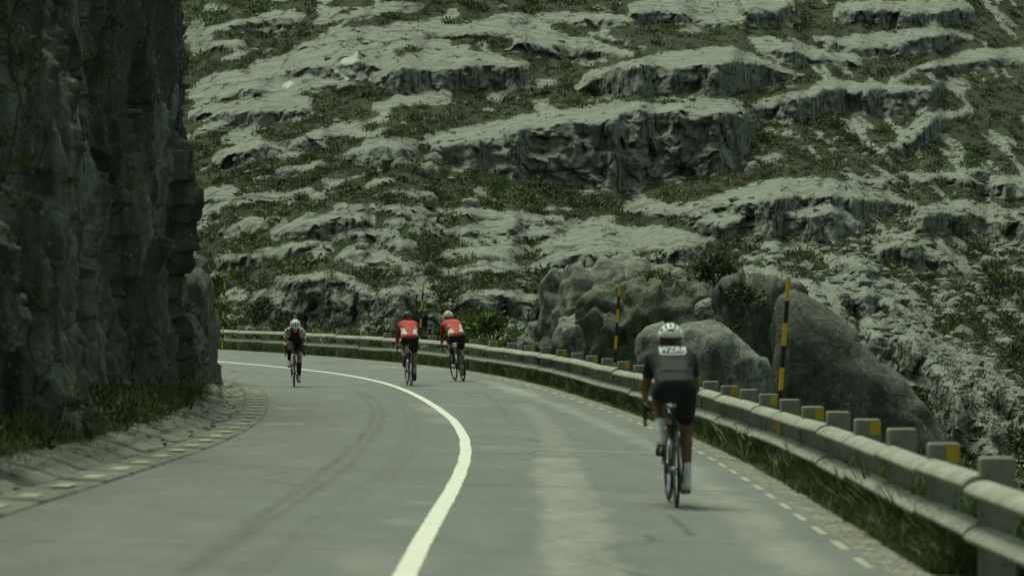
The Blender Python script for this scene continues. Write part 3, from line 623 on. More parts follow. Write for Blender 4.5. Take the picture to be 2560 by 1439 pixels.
# ------------------------------------------------------------------ vegetation
def leaf_dome(n, rng, size=.2, flat=.85, up=.6, fill=.55):
    d = rng.normal(size=(n, 3)); d[:, 2] = np.abs(d[:, 2]); d /= np.linalg.norm(d, axis=1)[:, None]
    c = d * (fill + (1 - fill) * rng.random((n, 1))) * np.array([1, 1, flat]) * (1 + .25 * rng.normal(size=(n, 1)))
    a = d + np.array([0, 0, up]) + .6 * rng.normal(size=(n, 3)); a /= np.linalg.norm(a, axis=1)[:, None]
    t = np.cross(a, rng.normal(size=(n, 3))); t /= np.linalg.norm(t, axis=1)[:, None]
    sz = size * (.6 + .8 * rng.random((n, 1)))
    return np.stack([c - t * sz * .45, c + t * sz * .45, c + a * sz * 1.3], 1).reshape(-1, 3)
def blade_tuft(n, rng, h=1.0, spread=.35):
    b0 = rng.normal(size=(n, 3)) * np.array([.18, .18, 0]); ang = rng.random(n) * 6.283; t = np.stack([np.cos(ang), np.sin(ang), 0 * ang], -1)
    tip = b0 + np.stack([rng.normal(size=n) * spread, rng.normal(size=n) * spread, h * (.55 + .6 * rng.random(n))], -1)
    wd = .022 + .02 * rng.random((n, 1)); mid = (b0 * .45 + tip * .55) + np.array([0, 0, .06])
    return np.concatenate([np.stack([b0 - t * wd, b0 + t * wd, mid], 1), np.stack([mid - t * wd * .7, mid + t * wd * .7, tip], 1)], 0).reshape(-1, 3)
def scatter(name, pts, sizes, kinds, temps, mats, zs=None, label=None, cat=None):
    pts = np.asarray(pts); N = len(pts); rng = RNG; ti = rng.integers(0, len(temps), N); Vs, Mi = [], []
    for k, T in enumerate(temps):
        idx = np.where(ti == k)[0]
        if not len(idx): continue
        a = rng.random(len(idx)) * 6.283; c, s_ = np.cos(a), np.sin(a); X = T[None] * sizes[idx][:, None, None]
        zf = (zs[idx] if zs is not None else np.ones(len(idx)))[:, None]
        V = np.stack([X[..., 0] * c[:, None] - X[..., 1] * s_[:, None], X[..., 0] * s_[:, None] + X[..., 1] * c[:, None], X[..., 2] * zf], -1) + pts[idx][:, None]
        Vs.append(V.reshape(-1, 3)); Mi.append(np.repeat(kinds[idx], len(T) // 3))
    V = np.concatenate(Vs); Mi = np.concatenate(Mi)
    o = mesh_np(name, V, np.arange(len(V)).reshape(-1, 3), mats, None, False, Mi); tag(o, label, cat, kind='stuff'); return o
TD = [leaf_dome(56, np.random.default_rng(20 + k), .225) for k in range(6)]
# heath on the hillside
vis = (HYY < yst[:, None] + 5) & (HX > 190) & (HYY > -120)
clump = fbm(np.stack([HX * .02, HYY * .05, 0 * HX + 8], -1), 3)
wgt = np.where(vis, np.where(rk < .45, 1.0 + .9 * clump, np.where(rk < .9, .30, .035 * (1 - face) + .03 * (clump > .35))), 0).clip(0)
wgt = wgt + np.where(vis, .75 * np.clip((HYY - 640) / 60, 0, 1) * (HX < 1250) * (clump > -.15) + .55 * (HX > 2180) * (HYY > 520) * (clump > .0) + .25 * (HX > 1700) * (HYY < 420) * (clump > .1), 0)
pr_ = (wgt / wgt.sum()).ravel(); N = 27000
idx = RNG.choice(len(pr_), N, p=pr_); ii, jj = np.unravel_index(idx, HX.shape)
pts = np.stack([PX2[ii, jj], HD2[ii, jj], PZ2[ii, jj]], -1) + RNG.normal(size=(N, 3)) * np.array([.05, .1, .0])
szs = (.14 + .26 * RNG.random(N) ** 1.6) * np.where(rk[ii, jj] > .5, .6, 1.0) * (1 + .5 * np.clip(clump[ii, jj], 0, 1))
bigb = (RNG.random(N) < .05) & (rk[ii, jj] < .5); szs = np.where(bigb, szs * 2.0, szs); pts[:, 2] -= szs * .25
cn = fbm(np.stack([HX[ii, jj] * .006, HYY[ii, jj] * .014, 0 * ii + 3.3], -1), 3) + .35 * RNG.normal(size=N)
kin = np.select([cn < -.42, cn < -.02, cn < .2, cn < .42, cn < .62], [2, 1, 0, 2, 3], 0)
tl = (HX[ii, jj] < 720) & (HYY[ii, jj] < 70); kin = np.where(tl & (RNG.random(N) < .7), 4, kin)
kin = np.where((RNG.random(N) < .05), 5, kin); kin = np.where(bigb, RNG.choice([0, 1, 1, 4], N), kin); kin = np.where((HX[ii, jj] > 1900) & (RNG.random(N) < .45), 1, kin)
scatter('heath', pts, szs, kin, TD, M['heather'], RNG.uniform(.55, .95, N), 'low heather and gorse covering the soil between the granite slabs', 'heath')

ib = bmesh.new(); bmesh.ops.create_icosphere(ib, subdivisions=1, radius=1); TV = np.array([v.co[:] for v in ib.verts]); TF = np.array([[v.index for v in f.verts] for f in ib.faces]); ib.free()
TS = []
for k in range(6):
    rg = np.random.default_rng(70 + k); q_ = TV * (1 + .28 * rg.normal(size=(len(TV), 1))).clip(.55, 1.5) * np.array([1, .9, .62]); TS.append(q_[TF].reshape(-1, 3))
ws = np.where(vis, .25 + 1.0 * (rk > .3) * (rk < .8) + 2.2 * np.exp(-((HX - 2300) / 300) ** 2 - ((HYY - 720) / 230) ** 2) + 1.2 * np.exp(-((HX - 2050) / 200) ** 2 - ((HYY - 350) / 60) ** 2), 0) * (face < .5)
N = 3400; idx = RNG.choice(ws.size, N, p=(ws / ws.sum()).ravel()); ii, jj = np.unravel_index(idx, HX.shape)
pts = np.stack([PX2[ii, jj], HD2[ii, jj], PZ2[ii, jj]], -1); szs = .05 + .22 * RNG.random(N) ** 3.0; szs *= np.where((HX[ii, jj] > 2000) & (HYY[ii, jj] > 520), 1.5, 1)
scatter('scree', pts, szs, RNG.integers(0, 2, N), TS, [M['boulder'], M['pale']], None, 'small loose stones scattered over the slope', 'scree')
def shrub(px, py, w_, h_, D, mat, label, leaves=700, group=None):
    p = unproj(px, py + h_ / 2, D); W_ = w_ / F * D; Hh = h_ / F * D; rng = np.random.default_rng(int(px * 7 + py))
    root = empty('shrub', p); tag(root, label, 'shrub', group)
    Vs = []; nb = 9
    for k in range(nb):
        c = np.array([rng.uniform(-.36, .36) * W_, rng.uniform(-.3, .3) * W_, rng.uniform(.18, .66) * Hh]); r = np.array([W_ * .24, W_ * .24, Hh * .28]) * rng.uniform(.7, 1.15)
        T = leaf_dome(leaves // nb, rng, .26, 1, .7, .3); T = T.reshape(-1, 3, 3); fl = rng.random(len(T)) < .35; T[fl, :, 2] *= -.7
        Vs.append(T.reshape(-1, 3) * r + c)
    V = np.concatenate(Vs); mesh_np('crown', V, np.arange(len(V)).reshape(-1, 3), mat, root)
    for k in range(5):
        a = rng.uniform(0, 6.28); tube('trunk', (0, 0, -.1), (math.cos(a) * W_ * .25, math.sin(a) * W_ * .25, Hh * .6), W_ * .022, W_ * .008, M['bark'], root, 6)
G0 = M['heather']
for (px, py, w_, h_, D, mt, lab, lv) in [
    (1238, 458, 70, 72, None, 4, 'bright green shrub at the left foot of the tall cliff', 700), (1196, 432, 46, 44, None, 0, 'smaller green shrub up and left of the bright green one', 500),
    (1430, 500, 50, 30, None, 1, 'dark shrub on the heath under the tall cliff', 400), (1325, 500, 44, 40, None, 1, 'dark green shrub right of the bright green one', 400),
    (2000, 62, 56, 44, None, 1, 'rounded dark shrub near the top right of the slope', 500), (2420, 398, 66, 56, None, 4, 'bright green shrub on the far right of the slope', 600),
    (2390, 560, 80, 60, None, 1, 'dark shrub on the right hand ridge', 500), (520, 42, 70, 46, None, 4, 'bright green shrub at the top left beside the cliff', 600),
    (640, 12, 90, 46, None, 4, 'wide bright green shrub at the top edge left of centre', 700), (902, 95, 24, 22, None, 1, 'tiny dark bush on the upper left slab', 250),
    (1680, 70, 60, 34, None, 0, 'green shrub under the top outcrop', 450), (1920, 330, 90, 50, None, 0, 'green shrub right of the tall cliff', 600),
    (2075, 300, 80, 46, None, 1, 'dark shrub under the right hand cliff', 500), (2500, 720, 90, 80, None, 1, 'dark shrub on the lower right slope', 600),
    (2440, 800, 80, 70, None, 0, 'green shrub low on the right edge of the scree', 600), (930, 230, 40, 30, None, 4, 'light green shrub below the white slab', 350),
    (640, 775, 110, 80, None, 1, 'dark shrub at the foot of the slope left of the oncoming cyclist', 700), (545, 700, 60, 60, None, 1, 'dark shrub behind the far snow pole', 500),
    (1790, 664, 118, 96, 80, 1, 'dense dark bush standing on the boulder pile', 1500), (1232, 812, 150, 100, 93, 4, 'leafy light green bush behind the rail by the right red cyclist', 1500),
    (1190, 800, 80, 70, 96, 0, 'green bush just behind the right red cyclist', 800), (1640, 690, 120, 40, 82, 0, 'low green bush draped over the flat topped boulder', 700),
    (1880, 740, 130, 70, 66, 1, 'dark bush between the mossy rock and the tallest pole', 900), (1845, 815, 60, 60, 63.5, 1, 'dark bush in the gap above the domed boulder', 600)]:
    if D is None: D = hill_at(px, py + h_ * .45)[0][1] - .1
    shrub(px, py, w_, h_, D, G0[mt], lab, lv, 'shrubs on the hillside')
# dead branches by the white rock
br = empty('dead_branch', unproj(1800, 770, 73.0)); tag(br, 'bare dead branch beside the pale broken rock', 'branch')
for k in range(9):
    a = random.uniform(-.3, 3.3); l = random.uniform(.15, .42); tube('twig', (random.uniform(-.15, .1), random.uniform(-.1, .1), 0), (math.cos(a) * l, random.uniform(-.15, .15), abs(math.sin(a)) * l + .05), .009, .004, M['deadwood'], br, 5)
# grass: outer verge under the rail, inner bank, ledges of the cliff
TB = [blade_tuft(13, np.random.default_rng(50 + k)) for k in range(6)]
def bank_z(o_rel): return np.interp(o_rel, ov, np.interp(ov, [0, .5, 1.4, 3.5, 9, 14], [-.035, -.02, -.06, -.7, -2.1, -2.6]))
N = 15000; sg = 6 + 104 * RNG.random(N) ** 1.5; og = .30 + 2.6 * RNG.random(N) ** 1.2
pts = road(sg, WR + og, bank_z(og) - .03); dens = fbm(np.stack([sg * .35, og, 0 * sg], -1), 3)
keep = dens > -.45; sz = (.16 + .36 * RNG.random(N) ** 1.5) * np.clip((og - .25) / .35, .35, 1) * (.8 + .5 * np.clip(dens, 0, 1))
kd = np.select([RNG.random(N) < .5, RNG.random(N) < .74], [0, 1], 2)
scatter('verge_grass', pts[keep], sz[keep], kd[keep], TB, M['grass'], None, 'uncut grass growing under the concrete guardrail', 'grass')
N = 9000; sg = 6 + 70 * RNG.random(N) ** 1.1; og = .88 + 1.4 * RNG.random(N) ** 1.1
dn = fbm(np.stack([sg * .5, og * 1.2, 0 * sg + 4], -1), 3); keep = (dn > -.05 - .25 * (sg < 26) - .35 * (og > 1.5))
pts = road(sg, GO - og, np.interp(og, [1.0, 1.3, 1.5, 1.9, 2.6], [.06, .14, .19, .28, .45]) - .04); sz = (.08 + .22 * RNG.random(N) ** 1.6) * np.clip((og - .8) / .6, .3, 1.1)
kd = np.select([RNG.random(N) < .4, RNG.random(N) < .8], [0, 1], 2)
scatter('bank_grass', pts[keep], sz[keep], kd[keep], TB, M['grass'], None, 'grass and weeds along the foot of the dark cliff', 'grass')
N = 1500; sg = 7 + 66 * RNG.random(N) ** 1.2; og = 1.25 + 1.0 * RNG.random(N) ** .8; kp = fbm(np.stack([sg * .45, og * 1.5, 0 * sg + 12], -1), 3) > -.1
pl = road(sg, GO - og, np.interp(og, [1.0, 1.3, 1.5, 1.9, 2.6], [.06, .14, .19, .28, .45]))
scatter('bank_weeds', pl[kp], (.06 + .17 * RNG.random(N) ** 1.8)[kp], RNG.choice([0, 1, 1, 2, 4], N)[kp], TD, M['heather'], RNG.uniform(.8, 1.6, N)[kp], 'leafy weeds and ferns at the foot of the dark cliff', 'weeds')
N = 900; sg = 8 + 62 * RNG.random(N); og = .35 + .95 * RNG.random(N) ** .6; kp = fbm(np.stack([sg * .6, og * 2, 0 * sg + 6], -1), 3) > .02
pl = road(sg, GO - og, np.interp(og, [.4, .44, .66, .87, 1.3], [.035, .02, -.03, .036, .14]))
scatter('gutter_litter', pl[kp], (.012 + .045 * RNG.random(N) ** 2.5)[kp], np.zeros(N, int)[kp], TS, [M['litter']], np.full(N, .5)[kp], 'clods of soil and dead leaves lying in the gutter', 'litter')
N = 1500; i_ = RNG.integers(0, len(cs), N * 6); j_ = RNG.integers(2, 120, N * 6); pc = cp[i_, j_]; u_, v_ = proj(pc)
okk = ((u_ > -60) & (u_ < 75 + 30 * fbm(np.stack([v_ * .01, u_ * 0, u_ * 0], -1), 2)) & (v_ > -40) & (v_ < 1000)) | ((fbm(pc * np.array([.9, .9, .5]) + 40, 3) > .42) & (RNG.random(N * 6) < .35)) | ((v_ > 960) & (u_ < 300) & (RNG.random(N * 6) < .5))
pc = pc[okk][:N]; N = len(pc)
scatter('cliff_plants', pc + np.array([.03, -.03, -.03]), .07 + .12 * RNG.random(N), RNG.choice([0, 1, 3, 4], N, p=[.4, .4, .1, .1]), TD, M['heather'], None, 'small plants clinging to the ledges of the dark cliff', 'plants')
# ------------------------------------------------------------------ bicycles and riders (local axes: x forward, y left, z up)
M['rubber'] = plain('tyre_rubber', (.018, .019, .018), .75, .3)
M['carbon'] = plain('black_carbon', (.020, .022, .022), .35, .5, .2)
M['alloy'] = plain('brushed_alloy', (.55, .56, .54), .35, .5, .1, 60, .8)
M['bartape'] = plain('bar_tape', (.022, .023, .023), .8, .2)
def torus_mesh(name, R, r, mat, seg=48, ms=10, sy=1.0):
    a = np.arange(seg) * 2 * np.pi / seg; b_ = np.arange(ms) * 2 * np.pi / ms; A, B = np.meshgrid(a, b_, indexing='ij')
    V = np.stack([(R + r * np.cos(B)) * np.cos(A), r * sy * np.sin(B), (R + r * np.cos(B)) * np.sin(A)], -1).reshape(-1, 3)
    I = np.arange(seg * ms).reshape(seg, ms); J = np.roll(I, -1, 0)
    Fc = np.stack([I, J, np.roll(J, -1, 1), np.roll(I, -1, 1)], -1).reshape(-1, 4)
    return V, Fc
def pipe(name, pts, rad, mat, parent, n=8, close=True):
    pts = [Vector(p) for p in pts]; rad = rad if isinstance(rad, (list, tuple)) else [rad] * len(pts); V, Fc = [], []
    up = Vector((0, 1, 0.01))
    for i, p in enumerate(pts):
        d = (pts[min(i + 1, len(pts) - 1)] - pts[max(i - 1, 0)]).normalized(); u = d.cross(up); u = u.normalized() if u.length > 1e-4 else Vector((1, 0, 0)); v = d.cross(u)
        for k in range(n): V.append(p + (u * math.cos(k * 2 * math.pi / n) + v * math.sin(k * 2 * math.pi / n)) * rad[i])
    m = len(pts)
    for i in range(m - 1):
        for k in range(n): Fc.append([i * n + k, i * n + (k + 1) % n, (i + 1) * n + (k + 1) % n, (i + 1) * n + k])
    Fc += [list(range(n - 1, -1, -1)), list(range((m - 1) * n, m * n))]
    me = bpy.data.meshes.new(name); me.from_pydata([v[:] for v in V], [], Fc); me.materials.append(mat); me.update()
    for p in me.polygons: p.use_smooth = True
    return link(name, me, parent)
BB = Vector((.415, 0, .275)); RW = .338; CR = .172
def make_bike(loc, rot, label, frame_col, accent, phase, steer=0., rim_mat='carbon', bottle=(.5, .5, .48), hood_white=False, scale=1.0, logo=None):
    root = empty('bicycle', loc, rot); root.scale = (scale,) * 3; tag(root, label, 'bicycle', 'bicycles on the road')
    fm = plain('frame_paint', frame_col, .3, .5, .1); am = plain('accent_paint', accent, .35, .5, .1)
    ST, HT0, HT1 = Vector((.245, 0, .79)), Vector((.845, 0, .60)), Vector((.80, 0, .745)); RA, FA = Vector((0, 0, RW)), Vector((.985, 0, RW))
    fr = pipe('frame', [BB, BB.lerp(ST, .5), ST], [.019, .017, .016], fm, root)
    pipe('down_tube', [BB, HT0], [.024, .021], am, fr); pipe('top_tube', [ST + Vector((.01, 0, -.03)), HT1 + Vector((.005, 0, -.03))], [.015, .018], fm, fr); pipe('head_tube', [HT0, HT1], .022, fm, fr)
    for s in (1, -1):
        pipe('chain_stay', [BB + Vector((-.03, s * .03, 0)), RA + Vector((.1, s * .062, -.01)), RA + Vector((0, s * .066, 0))], [.011, .009, .008], fm, fr)
        pipe('seat_stay', [ST + Vector((-.01, s * .015, -.08)), RA + Vector((.06, s * .06, .12)), RA + Vector((0, s * .066, 0))], .0075, am, fr)
    pipe('seat_post', [ST, ST + Vector((-.035, 0, .125))], .0138, M['carbon'], root)
    # saddle: narrow nose, wide tail
    nx_, sv_, sf_ = 10, [], []
    for i in range(nx_):
        t = i / (nx_ - 1); x = .12 + t * .27; hw = np.interp(t, [0, .15, .35, .6, .9, 1], [.058, .070, .062, .030, .020, .012])
        for k in range(10):
            a = k * 2 * math.pi / 10; sv_.append((x, hw * math.cos(a), .935 + .006 * math.cos(t * 6) + .020 * math.sin(a)))
    for i in range(nx_ - 1):
        for k in range(10): sf_.append([i * 10 + k, i * 10 + (k + 1) % 10, (i + 1) * 10 + (k + 1) % 10, (i + 1) * 10 + k])
    sf_ += [list(range(9, -1, -1)), list(range((nx_ - 1) * 10, nx_ * 10))]
    me = bpy.data.meshes.new('saddle'); me.from_pydata(sv_, [], sf_); me.materials.append(M['carbon']); me.update(); sad = link('saddle', me, root)
    for s in (1, -1): pipe('saddle_rail', [(.16, s * .025, .925), (.20, s * .022, .905), (.27, s * .020, .905), (.33, s * .012, .925)], .004, M['alloy'], sad, 6)
    # rear light and bag strap under the saddle
    pipe('rear_light', [(.125, 0, .875), (.125, 0, .915)], .012, M['alloy'] if hood_white else M['carbon'], root)
    stq = Matrix.Rotation(steer, 4, (HT1 - HT0).normalized()); piv = HT0
    def sv(p): return piv + stq @ (Vector(p) - piv)
    fk = pipe('fork', [sv(HT0), sv(HT0 + Vector((.012, 0, -.04)))], .018, fm, root)
    for s in (1, -1): pipe('fork_blade', [sv(HT0 + Vector((.012, s * .02, -.03))), sv((.90, s * .055, .48)), sv(FA + Vector((0, s * .056, 0)))], [.014, .012, .008], fm, fk)
    for nm, c, st_ in (('rear_wheel', RA, False), ('front_wheel', FA, True)):
        V, Fc = torus_mesh('tyre', RW - .0135, .0135, None)
        wc = sv(c) if st_ else c
        wh = mesh_np('wheel', V, Fc, M['rubber'], root, True); wh.location = wc
        if st_: wh.rotation_euler = (0, 0, stq.to_euler().z)
        V, Fc = torus_mesh('rim', RW - .046, .022, None, 48, 8, .5); mesh_np('rim', V, Fc, M[rim_mat], wh, True)
        pipe('hub', [(0, -.05, 0), (0, -.03, 0), (0, .03, 0), (0, .05, 0)], [.012, .02, .02, .012], M['alloy'], wh)
        SV, SF = [], []
        for k in range(20):
            a = k * 2 * math.pi / 20; s = 1 if k % 2 else -1; p0 = np.array([.02 * math.cos(a + .6 * s), s * .028, .02 * math.sin(a + .6 * s)]); p1 = np.array([.272 * math.cos(a), 0, .272 * math.sin(a)])
            t = np.array([-math.sin(a), 0, math.cos(a)]) * .0013; n0 = len(SV); q = np.array([0, .0013, 0])
            for p in (p0, p1): SV += [p + t, p + q, p - t]
            SF += [[n0, n0 + 1, n0 + 4, n0 + 3], [n0 + 1, n0 + 2, n0 + 5, n0 + 4], [n0 + 2, n0, n0 + 3, n0 + 5]]
        mesh_np('spokes', SV, SF, M['alloy'], wh)
        pipe('brake', [sv(c + Vector((-.06 if not st_ else -.03, .02, .36))) if st_ else c + Vector((.08, .02, .34)), sv(c + Vector((-.03, -.02, .36))) if st_ else c + Vector((.08, -.02, .34))], .014, M['carbon'], root)
    V, Fc = torus_mesh('cassette', .045, .012, None, 24, 6, 1.2); cas = mesh_np('cassette', V, Fc, M['alloy'], root, True); cas.location = RA + Vector((0, -.036, 0))
    V, Fc = torus_mesh('chainring', .095, .010, None, 32, 6, .4); cr = mesh_np('chainring', V, Fc, M['carbon'], root, True); cr.location = BB + Vector((0, -.045, 0))
    pipe('chain', [RA + Vector((0, -.044, .05)), BB + Vector((0, -.045, .1))], .005, M['alloy'], root, 6); pipe('chain', [RA + Vector((.03, -.044, -.11)), BB + Vector((0, -.045, -.1))], .005, M['alloy'], root, 6)
    pipe('derailleur', [RA + Vector((0, -.05, -.02)), RA + Vector((.03, -.052, -.12))], .013, M['carbon'], root)
    for s, ph in ((1, phase), (-1, phase + math.pi)):
        pe = BB + Vector((CR * math.sin(ph), s * .075, CR * math.cos(ph)))
        ck = pipe('crank', [BB + Vector((0, s * .055, 0)), pe], [.014, .010], M['carbon'], root)
        pipe('pedal', [pe, pe + Vector((0, s * .07, 0))], .012, M['carbon'], ck)
    pipe('stem', [sv(HT1 + Vector((-.005, 0, .015))), sv((.885, 0, .835))], .017, M['carbon'], root)
    hb = pipe('handlebar', [sv((.885, y, .835 + (0 if abs(y) < .2 else 0))) for y in (-.2, -.1, 0, .1, .2)], .0145, M['bartape'], root)
    for s in (1, -1):
        pipe('drop', [sv((.885, s * .2, .835)), sv((.945, s * .207, .832)), sv((.975, s * .21, .79)), sv((.955, s * .213, .735)), sv((.90, s * .215, .70)), sv((.83, s * .216, .70))], .0150, M['bartape'], hb)
        pipe('brake_hood', [sv((.93, s * .206, .838)), sv((.985, s * .208, .862)), sv((1.005, s * .208, .895))], [.016, .017, .012], M['carbon'], hb)
        pipe('brake_lever', [sv((1.0, s * .208, .86)), sv((1.01, s * .210, .80)), sv((.985, s * .213, .745))], .006, M['carbon'], hb)
    bt = plain('bottle_plastic', bottle, .45, .4, .05)
    pipe('bottle', [BB.lerp(HT0, .32) + Vector((-.02, 0, .05)), BB.lerp(HT0, .66) + Vector((-.02, 0, .05)), BB.lerp(HT0, .70) + Vector((-.02, 0, .055))], [.035, .035, .02], bt, root)
    return root, [sv((1.0, s * .208, .895)) for s in (1, -1)]

def ico(c, r, sub=2, sc=(1, 1, 1)):
    bm = bmesh.new(); bmesh.ops.create_icosphere(bm, subdivisions=sub, radius=r); V = [Vector((v.co.x * sc[0], v.co.y * sc[1], v.co.z * sc[2])) + Vector(c) for v in bm.verts]; bm.free(); return V
def hull_into(bm, pts):
    vs_ = [bm.verts.new(p) for p in pts]; r = bmesh.ops.convex_hull(bm, input=vs_)
    bmesh.ops.delete(bm, geom=list({g for g in list(r.get('geom_interior', [])) + list(r.get('geom_unused', [])) if isinstance(g, bmesh.types.BMVert)}), context='VERTS')
def ik(a, b_, l1, l2, pole):
    a, b_ = Vector(a), Vector(b_); d = b_ - a; L = min(d.length, (l1 + l2) * .999); u = d.normalized()
    x = (l1 * l1 - l2 * l2 + L * L) / (2 * L); h = math.sqrt(max(l1 * l1 - x * x, 0)); p = Vector(pole); p = (p - u * p.dot(u)).normalized()
    return a + u * x + p * h
def make_rider(loc, rot, label, bikehands, phase, skin, jersey, shorts, socks, shoes, helmet, sleeve='short', scale=1.0, torso=0., jersey2=None, sole=(.02, .02, .02), glove=None, helmet_vent=(.02, .022, .022), face=False, head_down=0., gusset=False, sock_h=.70, shoulder_pattern=False, twist=0., logo=None, accent=None):
    root = empty('person', loc, rot); root.scale = (scale,) * 3; tag(root, label, 'person', 'cyclists riding the bend')
    P0 = Vector((.135, 0, 1.02)); P1 = P0 + Vector((.15, 0, .155 + torso * .5)); P2 = P1 + Vector((.18, twist * .3, .115 + torso)); P3 = P2 + Vector((.10, twist * .5, .03 + torso * .4))
    segs = []   # (label, p0, r0, p1, r1)
    bm = bmesh.new()
    def hull(lab, items, sc=(1, 1, 1)):
        pts = []
        for c, r in items: pts += ico(c, r, 2, sc)
        hull_into(bm, pts)
        for (c0, r0), (c1, r1) in zip(items[:-1], items[1:]): segs.append((lab, Vector(c0), r0, Vector(c1), r1))
    Y = lambda p, y, dz=0., dx=0.: Vector((p.x + dx, p.y + y, p.z + dz))
    hull('pelvis', [(Y(P0, .085), .105), (Y(P0, -.085), .105), (Y(P0, 0, .01, .1), .10)])
    hull('torso', [(Y(P0, .075, .04), .10), (Y(P0, -.075, .04), .10), (Y(P1, .072), .098), (Y(P1, -.072), .098)])
    hull('torso', [(Y(P1, .072), .098), (Y(P1, -.072), .098), (Y(P2, .095), .112), (Y(P2, -.095), .112)])
    hull('torso', [(Y(P2, .10), .108), (Y(P2, -.10), .108), (Y(P3, .135, .0), .066), (Y(P3, -.135, 0), .066), (Y(P3, 0, .03, .03), .075)])
    HC = P3 + Vector((.115 + .02 * head_down, twist * .3, .118 - .03 * head_down + .02))
    hull('neck', [(P3 + Vector((.02, 0, .03)), .058), (HC + Vector((-.02, 0, -.05)), .054)])
    hull('head', [(HC, .094), (HC + Vector((.02, 0, .03)), .092)], (1.0, .82, 1.08))
    dn = Vector((.8, 0, -.6)) if head_down else Vector((.95, 0, -.3))
    hull('head', [(HC + dn * .045 + Vector((0, 0, -.03)), .068), (HC + dn * .07 + Vector((0, 0, -.07)), .040)])
    hull('head', [(HC + dn * .09 + Vector((0, 0, -.005)), .012), (HC + dn * .118 + Vector((0, 0, -.030)), .014)])   # nose
    for s in (1, -1): hull('head', [(HC + Vector((-.005, s * .080, -.015)), .016), (HC + Vector((-.012, s * .082, -.04)), .012)])   # ears
    feet = {}
    for s, ph in ((1, phase), (-1, phase + math.pi)):
        pe = BB + Vector((CR * math.sin(ph), s * .115, CR * math.cos(ph))); up_ = .5 + .5 * math.cos(ph)
        pit = math.radians(8 + 22 * up_); heel = pe + Vector((-.145 * math.cos(pit), 0, .145 * math.sin(pit) + .035)); toe = pe + Vector((.085, 0, .022)); ank = heel + Vector((.045, 0, .075))
        hip = Y(P0, s * .095, -.02, .01); kn = ik(hip, ank, .425, .425, (1, s * .06, .25))
        hull('thigh%d' % s, [(hip, .098), (hip.lerp(kn, .35), .090), (kn, .060)])
        hull('shank%d' % s, [(kn, .058), (kn.lerp(ank, .28) + Vector((-.018, 0, 0)), .058), (kn.lerp(ank, .6), .045), (ank, .036)])
        hull('foot%d' % s, [(ank, .036), (heel, .033), (toe, .030)]); feet[s] = (heel, toe, pe, ank)
        sh = Y(P3, s * .165, -.015); hnd = Vector(bikehands[0 if s > 0 else 1]) + Vector((-.055, 0, .012)); el = ik(sh, hnd + Vector((-.05, 0, .03)), .295, .265, (-.35, s * .30, -.8)); wr = hnd + Vector((-.05, 0, .028))
        hull('uarm%d' % s, [(sh, .062), (sh.lerp(el, .5), .050), (el, .040)]); hull('farm%d' % s, [(el, .041), (el.lerp(wr, .35), .041), (wr, .027)])
        # hand: palm over the hood, four curled fingers and a thumb round the inside
        hull('hand%d' % s, [(wr, .026), (hnd + Vector((.0, s * .006, .018)), .027), (hnd + Vector((.03, s * .004, .012)), .024)])
        for k, (fl, fx) in enumerate(((.036, .048), (.042, .034), (.040, .018), (.032, .002))):
            a = hnd + Vector((fx, s * .020, .012)); b1 = a + Vector((.012, s * .012, -.016)); c1 = b1 + Vector((.004, -s * .010, -fl * .55))
            hull('hand%d' % s, [(a, .0105), (b1, .0100)]); hull('hand%d' % s, [(b1, .0098), (c1, .0085)])
        t0 = hnd + Vector((-.012, -s * .014, .006)); t1 = t0 + Vector((.026, -s * .014, -.012)); t2 = t1 + Vector((.022, s * .002, -.018))
        hull('hand%d' % s, [(t0, .013), (t1, .011)]); hull('hand%d' % s, [(t1, .011), (t2, .009)])
    me0 = bpy.data.meshes.new('tmp'); bm.to_mesh(me0); bm.free(); ob = bpy.data.objects.new('tmp', me0); COL.objects.link(ob)
    md = ob.modifiers.new('r', 'REMESH'); md.mode = 'VOXEL'; md.voxel_size = .0085; sm = ob.modifiers.new('s', 'SMOOTH'); sm.factor = .5; sm.iterations = 5
    dg = bpy.context.evaluated_depsgraph_get(); dg.update(); me = bpy.data.meshes.new_from_object(ob.evaluated_get(dg)); bpy.data.objects.remove(ob)
    sk = plain('skin', skin, .55, .35, .12, 12); me.materials.clear(); me.materials.append(sk); me.name = 'body'
    for p in me.polygons: p.use_smooth = True
    body = link('body', me, root)
    n = len(me.vertices); V = np.empty(n * 3, np.float32); me.vertices.foreach_get('co', V); V = V.reshape(-1, 3).astype(float)
    Nn = np.empty(n * 3, np.float32); me.vertices.foreach_get('normal', Nn); Nn = Nn.reshape(-1, 3).astype(float)
    best = np.full(n, 1e9); lab = np.zeros(n, int); tp = np.zeros(n); names = sorted({s_[0] for s_ in segs}); chain = {}
    for (lb, p0, r0, p1, r1) in segs: chain.setdefault(lb, 0)
    cnt = {}
    tot = {}
    for s_ in segs: tot[s_[0]] = tot.get(s_[0], 0) + 1
    for (lb, p0, r0, p1, r1) in segs:
        k = cnt.get(lb, 0); cnt[lb] = k + 1; a = np.array(p0); d = np.array(p1) - a; L2 = d @ d + 1e-9; t = np.clip(((V - a) @ d) / L2, 0, 1)
        dist = np.linalg.norm(V - a - t[:, None] * d, axis=1) - (r0 + (r1 - r0) * t)
        m = dist < best; best = np.where(m, dist, best); lab = np.where(m, names.index(lb), lab); tp = np.where(m, (k + t) / tot[lb], tp)
    L = {nm: i for i, nm in enumerate(names)}; isl = lambda *ns: np.isin(lab, [L[q] for q in ns if q in L])
    polys = np.array([list(p.vertices) for p in me.polygons])
